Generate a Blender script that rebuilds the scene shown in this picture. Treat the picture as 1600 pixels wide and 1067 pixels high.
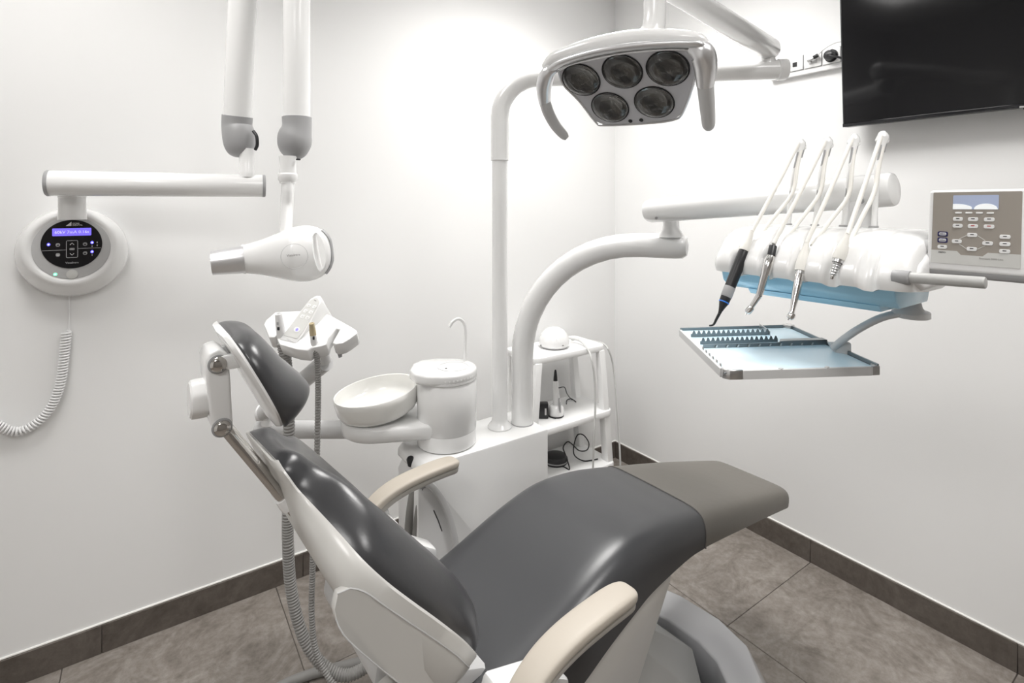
import bpy, bmesh, math, random
from mathutils import Vector, Matrix
V = Vector
random.seed(7)
scene = bpy.context.scene
COL = scene.collection
for o in list(bpy.data.objects):
    bpy.data.objects.remove(o)

# ------------------------------------------------------------------ camera
# room axes: X runs along the left-hand wall to the corner, Y along the right-hand wall
FPX, CX, HORIZON, EYE = 829.0, 800.0, 320.0, 1.40
YAW = math.radians(-34.7)
cam_d = bpy.data.cameras.new('camera')
cam = bpy.data.objects.new('camera', cam_d)
COL.objects.link(cam)
cam.location = (0, 0, EYE)
cam.rotation_euler = (math.pi / 2, 0, YAW)
cam_d.sensor_fit = 'HORIZONTAL'
cam_d.sensor_width = 36.0
cam_d.lens = 36.0 * FPX / 1600.0
cam_d.shift_y = -(533.5 - HORIZON) / 1600.0
cam_d.clip_start = 0.02
scene.camera = cam

# ------------------------------------------------------------------ world, light, exposure
w = bpy.data.worlds.new('world')
scene.world = w
w.use_nodes = True
w.node_tree.nodes['Background'].inputs[0].default_value = (0.9, 0.95, 1.0, 1)
w.node_tree.nodes['Background'].inputs[1].default_value = 0.4
scene.view_settings.view_transform = 'Standard'
scene.view_settings.look = 'None'
scene.view_settings.gamma = 1.0
scene.view_settings.use_curve_mapping = False
scene.view_settings.exposure = 0.06
CEIL = 2.62
PANELS = [(1.32, 1.32), (-0.30, 1.35), (0.95, -0.30), (-0.75, -0.30)]  # last two panels are unseen, added to even out the room light
PANEL_W = [16.0, 6.5, 8.5, 10.5]
for (lx, ly), pw in zip(PANELS, PANEL_W):
    ld = bpy.data.lights.new('panel_light', 'AREA')
    ld.shape = 'SQUARE'
    ld.size = 0.56
    ld.energy = pw
    ld.spread = math.radians(138)
    ld.color = (1.0, 0.985, 0.965)
    lo = bpy.data.objects.new('panel_light', ld)
    lo.location = (lx, ly, CEIL - 0.03)
    COL.objects.link(lo)

# ------------------------------------------------------------------ projection helpers
F = V((-math.sin(YAW), math.cos(YAW), 0))
R = V((math.cos(YAW), math.sin(YAW), 0))
Z = V((0, 0, 1))
X = V((1, 0, 0))
Y = V((0, 1, 0))
def ray(u, v):
    return F * FPX + R * (u - CX) + Z * (HORIZON - v)
def pD(u, v, d):                       # point at a given depth in front of the camera (metres)
    return V((0, 0, EYE)) + ray(u, v) * (d / FPX)
def pX(u, v, x):
    r = ray(u, v); return V((0, 0, EYE)) + r * (x / r.x)
def pY(u, v, y):
    r = ray(u, v); return V((0, 0, EYE)) + r * (y / r.y)
def pZ(u, v, z):
    r = ray(u, v); return V((0, 0, EYE)) + r * ((z - EYE) / r.z)

# ------------------------------------------------------------------ materials
def mat(name, col, rough=0.5, metal=0.0, spec=0.5, coat=0.0, bump=None, emit=None, estr=0.0, noise=None):
    m = bpy.data.materials.new(name)
    m.use_nodes = True
    nt = m.node_tree
    b = nt.nodes['Principled BSDF']
    b.inputs['Base Color'].default_value = (*col, 1)
    b.inputs['Roughness'].default_value = rough
    b.inputs['Metallic'].default_value = metal
    b.inputs['Specular IOR Level'].default_value = spec
    b.inputs['Coat Weight'].default_value = coat
    b.inputs['Coat Roughness'].default_value = 0.08
    if emit:
        b.inputs['Emission Color'].default_value = (*emit, 1)
        b.inputs['Emission Strength'].default_value = estr
    tc = nt.nodes.new('ShaderNodeTexCoord')
    if bump:
        n = nt.nodes.new('ShaderNodeTexNoise')
        n.inputs['Scale'].default_value = bump[0]
        n.inputs['Detail'].default_value = 4
        nt.links.new(tc.outputs['Object'], n.inputs['Vector'])
        bp = nt.nodes.new('ShaderNodeBump')
        bp.inputs['Strength'].default_value = bump[1]
        bp.inputs['Distance'].default_value = bump[2]
        nt.links.new(n.outputs['Fac'], bp.inputs['Height'])
        nt.links.new(bp.outputs['Normal'], b.inputs['Normal'])
    if noise:                          # (scale, second colour, low, high)
        n = nt.nodes.new('ShaderNodeTexNoise')
        n.inputs['Scale'].default_value = noise[0]
        n.inputs['Detail'].default_value = 6
        nt.links.new(tc.outputs['Object'], n.inputs['Vector'])
        cr = nt.nodes.new('ShaderNodeValToRGB')
        cr.color_ramp.elements[0].position = noise[2]
        cr.color_ramp.elements[1].position = noise[3]
        cr.color_ramp.elements[0].color = (*col, 1)
        cr.color_ramp.elements[1].color = (*noise[1], 1)
        nt.links.new(n.outputs['Fac'], cr.inputs['Fac'])
        nt.links.new(cr.outputs['Color'], b.inputs['Base Color'])
    return m

def tile_material(name, dark, mid, light):
    m = bpy.data.materials.new(name)
    m.use_nodes = True
    nt = m.node_tree
    b = nt.nodes['Principled BSDF']
    b.inputs['Roughness'].default_value = 0.48
    b.inputs['Specular IOR Level'].default_value = 0.35
    geo = nt.nodes.new('ShaderNodeNewGeometry')
    oi = nt.nodes.new('ShaderNodeObjectInfo')
    add = nt.nodes.new('ShaderNodeVectorMath'); add.operation = 'ADD'
    mul = nt.nodes.new('ShaderNodeVectorMath'); mul.operation = 'SCALE'
    mul.inputs['Scale'].default_value = 7.0
    comb = nt.nodes.new('ShaderNodeCombineXYZ')
    for k in range(3):
        nt.links.new(oi.outputs['Random'], comb.inputs[k])
    nt.links.new(comb.outputs[0], mul.inputs[0])
    nt.links.new(geo.outputs['Position'], add.inputs[0])
    nt.links.new(mul.outputs[0], add.inputs[1])
    n1 = nt.nodes.new('ShaderNodeTexNoise')
    n1.inputs['Scale'].default_value = 5.5
    n1.inputs['Detail'].default_value = 9
    n1.inputs['Roughness'].default_value = 0.68
    n1.inputs['Distortion'].default_value = 2.6
    n2 = nt.nodes.new('ShaderNodeTexNoise')
    n2.inputs['Scale'].default_value = 45.0
    n2.inputs['Detail'].default_value = 6
    n2.inputs['Roughness'].default_value = 0.7
    nt.links.new(add.outputs[0], n1.inputs['Vector'])
    nt.links.new(add.outputs[0], n2.inputs['Vector'])
    mx = nt.nodes.new('ShaderNodeMix'); mx.data_type = 'FLOAT'
    mx.inputs[0].default_value = 0.38
    nt.links.new(n1.outputs['Fac'], mx.inputs[2])
    nt.links.new(n2.outputs['Fac'], mx.inputs[3])
    cr = nt.nodes.new('ShaderNodeValToRGB')
    e = cr.color_ramp.elements
    e[0].position = 0.36; e[0].color = (*dark, 1)
    e[1].position = 0.68; e[1].color = (*light, 1)
    e2 = cr.color_ramp.elements.new(0.50); e2.color = (*mid, 1)
    nt.links.new(mx.outputs[0], cr.inputs['Fac'])
    nt.links.new(cr.outputs['Color'], b.inputs['Base Color'])
    bp = nt.nodes.new('ShaderNodeBump')
    bp.inputs['Strength'].default_value = 0.15
    bp.inputs['Distance'].default_value = 0.002
    nt.links.new(n2.outputs['Fac'], bp.inputs['Height'])
    nt.links.new(bp.outputs['Normal'], b.inputs['Normal'])
    return m

M = {}
M['wall'] = mat('wall_paint', (0.86, 0.86, 0.855), 0.7, spec=0.25, bump=(180, 0.05, 0.001))
M['rear'] = mat('rear_wall_darkened', (0.24, 0.225, 0.21), 0.6)  # unseen wall, made dark so faces turned towards it get less bounce
M['ceiling'] = mat('ceiling_paint', (0.9, 0.9, 0.9), 0.9)
M['white'] = mat('white_lacquer', (0.85, 0.85, 0.845), 0.22, coat=0.5)
M['white_satin'] = mat('white_satin_plastic', (0.84, 0.84, 0.84), 0.42)
M['ceramic'] = mat('ivory_ceramic', (0.86, 0.855, 0.825), 0.15, coat=0.6)
M['cart'] = mat('white_cart_plastic', (0.88, 0.88, 0.875), 0.5)
M['shell'] = mat('warm_white_shell', (0.64, 0.63, 0.605), 0.34, coat=0.2)
M['lgrey'] = mat('light_grey_plastic', (0.60, 0.60, 0.60), 0.38)
M['hgrey'] = mat('warm_grey_handle', (0.47, 0.47, 0.46), 0.38)
M['mgrey'] = mat('mid_grey_plastic', (0.36, 0.36, 0.365), 0.42)
M['base'] = mat('grey_lacquered_base', (0.58, 0.585, 0.605), 0.26, coat=0.4)
M['cover'] = mat('olive_grey_cover', (0.46, 0.465, 0.455), 0.35)
M['hose'] = mat('grey_hose', (0.27, 0.265, 0.255), 0.5)
M['hose_white'] = mat('ivory_silicone_hose', (0.80, 0.785, 0.74), 0.45)
M['cable_white'] = mat('off_white_cable', (0.62, 0.62, 0.61), 0.5)
M['leather'] = mat('charcoal_leatherette', (0.051, 0.052, 0.056), 0.32, spec=0.5, bump=(260, 0.08, 0.001))
M['leather_dark'] = mat('black_leatherette', (0.043, 0.043, 0.046), 0.28, spec=0.5, bump=(260, 0.08, 0.001))
M['taupe'] = mat('taupe_leatherette', (0.150, 0.138, 0.121), 0.42, bump=(24, 0.12, 0.004))
M['thread'] = mat('grey_piping', (0.16, 0.15, 0.14), 0.5)
M['beige'] = mat('cream_armrest_pad', (0.47, 0.425, 0.365), 0.48, bump=(300, 0.06, 0.001))
M['beige_side'] = mat('grey_beige_armrest_side', (0.40, 0.38, 0.345), 0.4)
M['chrome'] = mat('polished_chrome', (0.56, 0.54, 0.515), 0.10, metal=1.0)
M['bright_chrome'] = mat('bright_chrome', (0.82, 0.81, 0.80), 0.12, metal=1.0)
M['steel'] = mat('brushed_steel', (0.62, 0.62, 0.62), 0.28, metal=1.0)
M['silver'] = mat('satin_silver', (0.78, 0.78, 0.79), 0.32, metal=0.8)
M['tray_steel'] = mat('tray_steel', (0.23, 0.26, 0.275), 0.33, metal=0.8)
M['black'] = mat('black_plastic', (0.016, 0.016, 0.018), 0.38)
M['black_gloss'] = mat('black_gloss', (0.006, 0.006, 0.008), 0.06)
M['screen'] = mat('television_glass', (0.006, 0.006, 0.007), 0.09, spec=0.35)
M['blue_film'] = mat('blue_protective_film', (0.36, 0.66, 0.86), 0.22, coat=0.5)
M['blue_pad'] = mat('pale_blue_tray_liner', (0.66, 0.84, 0.93), 0.3)
M['blue_ring'] = mat('blue_ring', (0.03, 0.22, 0.8), 0.4)
M['panel_face'] = mat('silver_panel_face', (0.50, 0.50, 0.50), 0.35)
M['lamp_plate'] = mat('lamp_face_plate', (0.62, 0.62, 0.65), 0.38)
M['key'] = mat('white_key', (0.82, 0.82, 0.82), 0.35)
M['taupe_panel'] = mat('taupe_keypad_foil', (0.33, 0.30, 0.265), 0.42)
M['foil_grey'] = mat('light_grey_foil', (0.62, 0.62, 0.60), 0.4)
M['navy'] = mat('navy_key_frame', (0.015, 0.012, 0.09), 0.35)
M['ink'] = mat('dark_print', (0.03, 0.03, 0.03), 0.6)
M['red_ink'] = mat('red_print', (0.45, 0.05, 0.05), 0.6)
M['pale_ink'] = mat('pale_grey_print', (0.55, 0.55, 0.56), 0.5)
M['grey_ink'] = mat('grey_print', (0.28, 0.27, 0.26), 0.5)
M['lcd'] = mat('violet_backlit_display', (0.1, 0.08, 0.5), 0.3, emit=(0.20, 0.15, 0.95), estr=1.0)
M['lcd_text'] = mat('display_digits', (0.6, 0.6, 0.95), 0.4, emit=(0.55, 0.52, 1.0), estr=0.9)
M['led_blue'] = mat('blue_indicator', (0.1, 0.1, 0.8), 0.3, emit=(0.12, 0.10, 1.0), estr=2.2)
M['led_white'] = mat('white_indicator', (0.7, 0.7, 1.0), 0.3, emit=(0.8, 0.8, 1.0), estr=1.2)
M['led_green'] = mat('green_indicator', (0.2, 0.8, 0.5), 0.3, emit=(0.25, 0.9, 0.55), estr=1.0)
M['lcd_grey'] = mat('grey_blue_display', (0.36, 0.41, 0.55), 0.25, emit=(0.30, 0.35, 0.5), estr=0.25)
M['lcd_glare'] = mat('display_glare_white', (0.85, 0.87, 0.88), 0.25, emit=(0.85, 0.9, 0.9), estr=0.3)
M['reflector'] = mat('smoked_reflector', (0.22, 0.22, 0.225), 0.3, metal=0.3)
M['tan'] = mat('tan_nozzle', (0.50, 0.42, 0.27), 0.4)
M['tile'] = tile_material('stone_floor_tile', (0.165, 0.143, 0.124), (0.245, 0.218, 0.194), (0.37, 0.338, 0.308))
M['skirting'] = tile_material('stone_skirting_tile', (0.085, 0.072, 0.062), (0.118, 0.101, 0.088), (0.165, 0.145, 0.128))
M['grout'] = mat('dark_grout', (0.13, 0.115, 0.102), 0.85)
M['trim'] = mat('white_sealant', (0.88, 0.87, 0.84), 0.5)
M['diffuser'] = mat('light_diffuser', (0.9, 0.9, 0.9), 0.5, emit=(1, 0.985, 0.965), estr=6.0)
def glass_material():
    m = bpy.data.materials.new('smoky_lens_glass')
    m.use_nodes = True
    b = m.node_tree.nodes['Principled BSDF']
    b.inputs['Base Color'].default_value = (0.62, 0.61, 0.59, 1)
    b.inputs['Roughness'].default_value = 0.03
    b.inputs['IOR'].default_value = 1.46
    b.inputs['Transmission Weight'].default_value = 1.0
    return m
M['glass'] = glass_material()

# ------------------------------------------------------------------ geometry helpers (return (verts, faces))
def join(*gs):
    vs, fs = [], []
    for v, f in gs:
        k = len(vs)
        vs += v
        fs += [tuple(i + k for i in q) for q in f]
    return vs, fs
def from_bm(bm):
    bm.verts.index_update()
    g = ([v.co.copy() for v in bm.verts], [tuple(v.index for v in f.verts) for f in bm.faces])
    bm.free()
    return g
def to_bm(g):
    bm = bmesh.new()
    vv = [bm.verts.new(v) for v in g[0]]
    for f in g[1]:
        try:
            bm.faces.new([vv[i] for i in f])
        except ValueError:
            pass
    bmesh.ops.recalc_face_normals(bm, faces=bm.faces)
    return bm
def bevel(g, w_, seg=2, ang=30):
    bm = to_bm(g)
    es = [e for e in bm.edges if len(e.link_faces) == 2 and e.calc_face_angle(0) > math.radians(ang)]
    bmesh.ops.bevel(bm, geom=es, offset=w_, offset_type='OFFSET', segments=seg, profile=0.5, affect='EDGES', clamp_overlap=True)
    return from_bm(bm)
def frame(ax):                         # two unit vectors square to ax
    ax = ax.normalized()
    h = Z if abs(ax.z) < 0.9 else X
    a = ax.cross(h).normalized()
    return a, a.cross(ax).normalized()
def box(c, s, bw=0.0, seg=2, ax=None):
    c = V(c)
    a = ax or (X, Y, Z)
    vs = [c + a[0] * (i * s[0] / 2) + a[1] * (j * s[1] / 2) + a[2] * (k * s[2] / 2)
          for i in (-1, 1) for j in (-1, 1) for k in (-1, 1)]
    fs = [(0, 1, 3, 2), (4, 6, 7, 5), (0, 4, 5, 1), (2, 3, 7, 6), (0, 2, 6, 4), (1, 5, 7, 3)]
    g = (vs, fs)
    return bevel(g, bw, seg) if bw else g
def lerp(a, b, t):
    return a + (b - a) * t
def smooth_path(pts, res):
    """Catmull-Rom through tuples/vectors of any length"""
    n = len(pts)
    if n < 3 or res <= 1:
        return [tuple(p) for p in pts]
    P = [tuple(p) for p in pts]
    out = []
    for i in range(n - 1):
        p0 = P[i - 1] if i else tuple(2 * a - b for a, b in zip(P[0], P[1]))
        p1, p2 = P[i], P[i + 1]
        p3 = P[i + 2] if i + 2 < n else tuple(2 * a - b for a, b in zip(P[-1], P[-2]))
        for k in range(res):
            t = k / res
            out.append(tuple(0.5 * (2 * b + (c - a) * t + (2 * a - 5 * b + 4 * c - d) * t * t + (3 * b - a - 3 * c + d) * t ** 3)
                             for a, b, c, d in zip(p0, p1, p2, p3)))
    out.append(P[-1])
    return out
def loft(rings, cap=True, closed=False):
    n = len(rings[0])
    vs = [v for r in rings for v in r]
    fs = []
    m = len(rings)
    for i in range(m if closed else m - 1):
        a, b = i * n, ((i + 1) % m) * n
        for j in range(n):
            k = (j + 1) % n
            fs.append((a + j, a + k, b + k, b + j))
    if cap and not closed:
        fs.append(tuple(reversed(range(n))))
        fs.append(tuple(range((m - 1) * n, m * n)))
    return vs, fs
def tube(pts, r, n=16, res=1, flat=None, cap=True, up=None):
    """swept tube; pts of 3 or 4 numbers (4th = radius); flat=(a,b) scales the section"""
    pp = [tuple(p) if len(tuple(p)) == 4 else (*tuple(p), r) for p in pts]
    pp = smooth_path(pp, res)
    P = [V(p[:3]) for p in pp]
    rings = []
    nrm = None
    for i, p in enumerate(P):
        t = (P[min(i + 1, len(P) - 1)] - P[max(i - 1, 0)]).normalized()
        if nrm is None:
            if up is not None:
                nrm = (up - t * up.dot(t)).normalized()
            else:
                nrm = frame(t)[0]
        else:
            nrm = (nrm - t * nrm.dot(t)).normalized()
        bi = t.cross(nrm)
        rr = max(pp[i][3], 1e-5)
        fa, fb = flat or (1, 1)
        rings.append([p + nrm * (math.cos(2 * math.pi * k / n) * rr * fa) + bi * (math.sin(2 * math.pi * k / n) * rr * fb) for k in range(n)])
    return loft(rings, cap)
def lathe(o, ax, prof, n=32, sx=1.0, a=None, sb=1.0):
    """profile of (radius, height along ax)"""
    o = V(o); ax = ax.normalized()
    if a is None:
        a, b = frame(ax)
    else:
        a = (a - ax * a.dot(ax)).normalized(); b = ax.cross(a)
    rings = [[o + ax * h + a * (math.cos(2 * math.pi * k / n) * max(r, 1e-5) * sx) + b * (math.sin(2 * math.pi * k / n) * max(r, 1e-5) * sb) for k in range(n)] for r, h in prof]
    return loft(rings)
def cyl(p0, p1, r, n=24, bw=0.0, r1=None):
    p0, p1 = V(p0), V(p1)
    L = (p1 - p0).length
    r1 = r if r1 is None else r1
    if bw:
        return lathe(p0, p1 - p0, [(r - bw, 0), (r - bw * .3, bw * .3), (r, bw), (r1, L - bw), (r1 - bw * .3, L - bw * .3), (r1 - bw, L)], n)
    return lathe(p0, p1 - p0, [(r, 0), (r1, L)], n)
def prism(poly, o, ux, uy, dv, bw=0.0, seg=2, ang=30):
    """polygon of (a, b) in the plane o + a*ux + b*uy, swept by dv"""
    o = V(o); n = len(poly)
    a = [o + ux * p[0] + uy * p[1] for p in poly]
    g = (a + [p + dv for p in a], [tuple(reversed(range(n))), tuple(range(n, 2 * n))] + [(i, (i + 1) % n, n + (i + 1) % n, n + i) for i in range(n)])
    return bevel(g, bw, seg, ang) if bw else g
def prism3(pts, dv, bw=0.0, seg=2, ang=30):
    n = len(pts)
    a = [V(p) for p in pts]
    g = (a + [p + dv for p in a], [tuple(reversed(range(n))), tuple(range(n, 2 * n))] + [(i, (i + 1) % n, n + (i + 1) % n, n + i) for i in range(n)])
    return bevel(g, bw, seg, ang) if bw else g
def rrect(w_, h_, r, n=5):
    out = []
    for cx, cy, a0 in ((w_ / 2 - r, h_ / 2 - r, 0), (-w_ / 2 + r, h_ / 2 - r, 90), (-w_ / 2 + r, -h_ / 2 + r, 180), (w_ / 2 - r, -h_ / 2 + r, 270)):
        for k in range(n + 1):
            t = math.radians(a0 + 90 * k / n)
            out.append((cx + r * math.cos(t), cy + r * math.sin(t)))
    return out
def ellipse(a, b, n=40):
    return [(a * math.cos(2 * math.pi * k / n), b * math.sin(2 * math.pi * k / n)) for k in range(n)]
def text(s, size, o, ux, uy, depth=0.0004, align='CENTER'):
    cu = bpy.data.curves.new('lettering', 'FONT')
    cu.body = s
    cu.size = size
    cu.align_x = align
    cu.align_y = 'CENTER'
    cu.extrude = depth / 2
    cu.resolution_u = 3
    to = bpy.data.objects.new('lettering', cu)
    COL.objects.link(to)
    dg = bpy.context.evaluated_depsgraph_get()
    me = bpy.data.meshes.new_from_object(to.evaluated_get(dg))
    ux, uy = ux.normalized(), uy.normalized(); uz = ux.cross(uy)
    g = ([V(o) + ux * v.co.x + uy * v.co.y + uz * (v.co.z + depth / 2) for v in me.vertices], [tuple(p.vertices) for p in me.polygons])
    bpy.data.objects.remove(to); bpy.data.curves.remove(cu); bpy.data.meshes.remove(me)
    return g

# ------------------------------------------------------------------ object helpers
def root_of(o):
    while o.parent: o = o.parent
    return o
def put(name, g, m, parent=None, sharp=38, label=None, origin=None, kind=None):
    o0 = V((0, 0, 0))
    if parent is not None:
        o0 = root_of(parent)['_loc']
        o0 = V(o0)
    elif origin is not None:
        o0 = V(origin)
    me = bpy.data.meshes.new(name)
    bm = to_bm(g)
    for v in bm.verts: v.co -= o0
    bm.to_mesh(me); bm.free()
    for p in me.polygons: p.use_smooth = True
    if sharp < 180:
        me.set_sharp_from_angle(angle=math.radians(sharp))
    me.materials.append(M[m] if isinstance(m, str) else m)
    o = bpy.data.objects.new(name, me)
    COL.objects.link(o)
    if parent is not None:
        o.parent = parent
    else:
        o.location = o0
        o['_loc'] = tuple(o0)
    if label: o['label'] = label
    if kind: o['kind'] = kind
    return o
def tag(o, label, cat, group=None):
    o['label'] = label; o['category'] = cat
    if group: o['group'] = group
    return o
def thing(name, loc, label, cat, group=None):
    o = bpy.data.objects.new(name, None)
    o.location = V(loc)
    o['_loc'] = tuple(V(loc))
    o.empty_display_size = 0.05
    COL.objects.link(o)
    return tag(o, label, cat, group)

# ================================================================== THE ROOM
XW, YW = 2.153, 2.10                   # right-hand wall, left-hand wall
X0, Y0 = -1.75, -1.35                  # walls behind the camera
SK = 0.088                             # skirting height
def struct(name, g, m, **k):
    return put(name, g, m, kind='structure', **k)
T = 0.1
struct('wall_left', box(((X0 + XW) / 2, YW + T / 2, CEIL / 2), (XW - X0 + 2 * T, T, CEIL)), 'wall')
struct('wall_right', box((XW + T / 2, (Y0 + YW) / 2, CEIL / 2), (T, YW - Y0, CEIL)), 'wall')
struct('wall_rear', box(((X0 + XW) / 2, Y0 - T / 2, CEIL / 2), (XW - X0 + 2 * T, T, CEIL)), 'rear')
struct('wall_side', box((X0 - T / 2, (Y0 + YW) / 2, CEIL / 2), (T, YW - Y0, CEIL)), 'wall')
struct('ceiling', box(((X0 + XW) / 2, (Y0 + YW) / 2, CEIL + T / 2), (XW - X0 + 2 * T, YW - Y0 + 2 * T, T)), 'ceiling')
floor = struct('floor', box(((X0 + XW) / 2, (Y0 + YW) / 2, -0.05), (XW - X0, YW - Y0, 0.094)), 'grout')
ty = 1.643
rows = [(1.643, YW, 0.395), (1.043, 1.643, 0.395), (0.443, 1.043, 0.395), (-0.157, 0.443, 0.395), (-0.757, -0.157, 0.395), (Y0, -0.757, 0.395)]
G = 0.0018
for y0, y1, off in rows:
    x = off - 0.6 * math.ceil((off - X0) / 0.6)
    while x < XW:
        a, b = max(x, X0), min(x + 0.6, XW)
        if b - a > 0.02:
            put('tile', box(((a + b) / 2, (y0 + y1) / 2, -0.005), (b - a - G, y1 - y0 - G, 0.01), 0.0012, 1), 'tile', floor)
        x += 0.6
bl = struct('baseboard_left', box(((X0 + XW) / 2, YW - 0.003, SK / 2), (XW - X0, 0.006, SK - 0.002)), 'grout')
x = 0.49 - 0.6 * 4
while x < XW:
    a, b = max(x, X0), min(x + 0.6, XW - 0.011)
    if b - a > 0.02:
        put('tile', box(((a + b) / 2, YW - 0.0055, SK / 2), (b - a - 0.0018, 0.011, SK), 0.001, 1), 'skirting', bl)
    x += 0.6
put('sealant_bead', tube([(X0, YW - 0.002, SK + 0.0012), (XW, YW - 0.002, SK + 0.0012)], 0.0035, 8), 'trim', bl)
br = struct('baseboard_right', box((XW - 0.003, (Y0 + YW) / 2, SK / 2), (0.006, YW - Y0, SK - 0.002)), 'grout')
y = 1.043 + 1.2
while y > Y0:
    a, b = max(y - 0.6, Y0), min(y, YW - 0.011)
    if b - a > 0.02:
        put('tile', box((XW - 0.0055, (a + b) / 2, SK / 2), (0.011, b - a - 0.0018, SK), 0.001, 1), 'skirting', br)
    y -= 0.6
put('sealant_bead', tube([(XW - 0.002, Y0, SK + 0.0012), (XW - 0.002, YW, SK + 0.0012)], 0.0035, 8), 'trim', br)
PL = ['square ceiling light panel above the seat of the dental chair', 'square ceiling light panel near the wall x-ray unit', 'added unseen square ceiling light panel in front of the television, at the rear wall', 'added unseen square ceiling light panel in the rear corner away from the x-ray unit']
for i, (lx, ly) in enumerate(PANELS):
    t = thing('ceiling_light', (lx, ly, CEIL), PL[i], 'ceiling light', 'ceiling light panels')
    fr = [(-.31, -.31), (.31, -.31), (.31, .31), (-.31, .31)]
    ring = join(*[box((lx + dx, ly + dy, CEIL - 0.008), s, 0.002, 1) for dx, dy, s in ((0, .3, (.62, .02, .016)), (0, -.3, (.62, .02, .016)), (.3, 0, (.02, .58, .016)), (-.3, 0, (.02, .58, .016)))])
    put('frame', ring, 'white_satin', t)
    put('diffuser', box((lx, ly, CEIL - 0.006), (.58, .58, .008)), 'diffuser', t)

# ================================================================== DENTAL CHAIR
YC = 0.960                             # chair centre line, before the chair is turned a little about its pivot
TURN = math.radians(2.5)
PIV = V((0.69, 0.98, 0))
def unturn(v): return V((math.cos(TURN) * v.x + math.sin(TURN) * v.y, -math.sin(TURN) * v.x + math.cos(TURN) * v.y, v.z))
def cY(u, v, y):                        # like pY, in the chair's own axes
    o = PIV + unturn(V((0, 0, EYE)) - PIV); r = unturn(ray(u, v))
    return o + r * ((y - o.y) / r.y)
chair = thing('dental_chair', (0.69, 0.98, 0), 'reclined dental patient chair in charcoal upholstery with cream armrests and a grey floor base', 'dental chair')
chair.rotation_euler.z = TURN

def cushion(stations, res, n_front=28, power=5.0, bol=(0.72, 0.2, 0.28), back=0.0, cpow=0.5, twist=0.0):
    LAT = V((-math.sin(twist), math.cos(twist), 0))
    """stations: (x, z, nx, nz, halfwidth, thickness, yc). Back face lies on (x,z), front bulges along (nx,nz)."""
    st = smooth_path(stations, res)
    rings = []
    for (cx, cz, nx, nz, hw, th, yc) in st:
        L = math.hypot(nx, nz) or 1
        n = V((nx / L, 0, nz / L))
        c = V((cx, yc, cz)) + (LAT - Y) * hw
        ring = []
        for i in range(n_front + 1):
            a = -math.pi / 2 + math.pi * i / n_front
            u = math.sin(a)
            uu = math.copysign(abs(u) ** 0.8, u)
            h = max(0.0, 1 - abs(uu) ** power) ** cpow
            bump = (1 - bol[2]) + bol[2] * math.exp(-((abs(uu) - bol[0]) / bol[1]) ** 2)
            ring.append(c + LAT * (uu * hw) + n * (th * h * bump))
        for i in range(1, 8):
            u = 1 - 2 * i / 8
            ring.append(c + LAT * (u * hw * 0.985) - n * back)
        rings.append(ring)
    return loft(rings)

# --- seat: top line (x, z) and thickness, the surface normal points up
SEAT = [  # x, ztop, thickness, half width
    (0.455, 0.545, 0.06, 0.150), (0.475, 0.548, 0.10, 0.185), (0.53, 0.560, 0.115, 0.200), (0.62, 0.588, 0.12, 0.203), (0.72, 0.627, 0.12, 0.200),
    (0.82, 0.658, 0.12, 0.196), (0.90, 0.668, 0.115, 0.192), (1.00, 0.660, 0.10, 0.187), (1.08, 0.645, 0.085, 0.181), (1.143, 0.631, 0.078, 0.176)]
def seat_geo(prof, res=5):
    st = []
    for i, (x_, z_, th, hw) in enumerate(prof):
        a, b = prof[max(i - 1, 0)], prof[min(i + 1, len(prof) - 1)]
        dx, dz = b[0] - a[0], b[1] - a[1]
        L = math.hypot(dx, dz)
        nx, nz = -dz / L, dx / L
        st.append((x_ - nx * th, z_ - nz * th, nx, nz, hw, th, YC))
    return cushion(st, res, power=10, bol=(0.0, 1.5, 0.07), cpow=0.42)
put('seat_cushion', seat_geo(SEAT), 'leather', chair, sharp=60)
FOOT = [(1.145, 0.631, 0.077, 0.176), (1.23, 0.612, 0.07, 0.172), (1.35, 0.585, 0.064, 0.164), (1.47, 0.556, 0.058, 0.154),
        (1.59, 0.526, 0.052, 0.144), (1.645, 0.511, 0.048, 0.139), (1.662, 0.500, 0.034, 0.133), (1.668, 0.489, 0.014, 0.126)]
foot = put('leg_rest_cushion', seat_geo(FOOT), 'taupe', chair, sharp=60, label='taupe leg rest cushion')
# seam piping between charcoal and taupe
def seam_ring(x_, z_, th, hw, k=1.004):
    pts = []
    for i in range(41):
        a = -math.pi / 2 + math.pi * i / 40
        u = math.copysign(abs(math.sin(a)) ** 0.8, math.sin(a))
        h = max(0, 1 - abs(u) ** 10) ** 0.42
        b = 0.93 + 0.07 * math.exp(-((abs(u)) / 1.5) ** 2)
        pts.append(V((x_ - 0.0165 + 0.0165 * h, YC + u * hw * k, z_ - th + th * h * b * k)))
    return pts
put('seam_piping', tube(seam_ring(1.144, 0.631, 0.078, 0.176), 0.0018, 6), 'thread', chair)
# underside plate of the leg rest
put('leg_rest_plate', prism([(1.10, 0.535), (1.30, 0.500), (1.58, 0.456), (1.645, 0.462), (1.62, 0.474), (1.30, 0.538), (1.12, 0.566)], (0, YC - 0.122, 0), X, Z, Y * 0.244, 0.004), 'taupe', chair)

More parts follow.
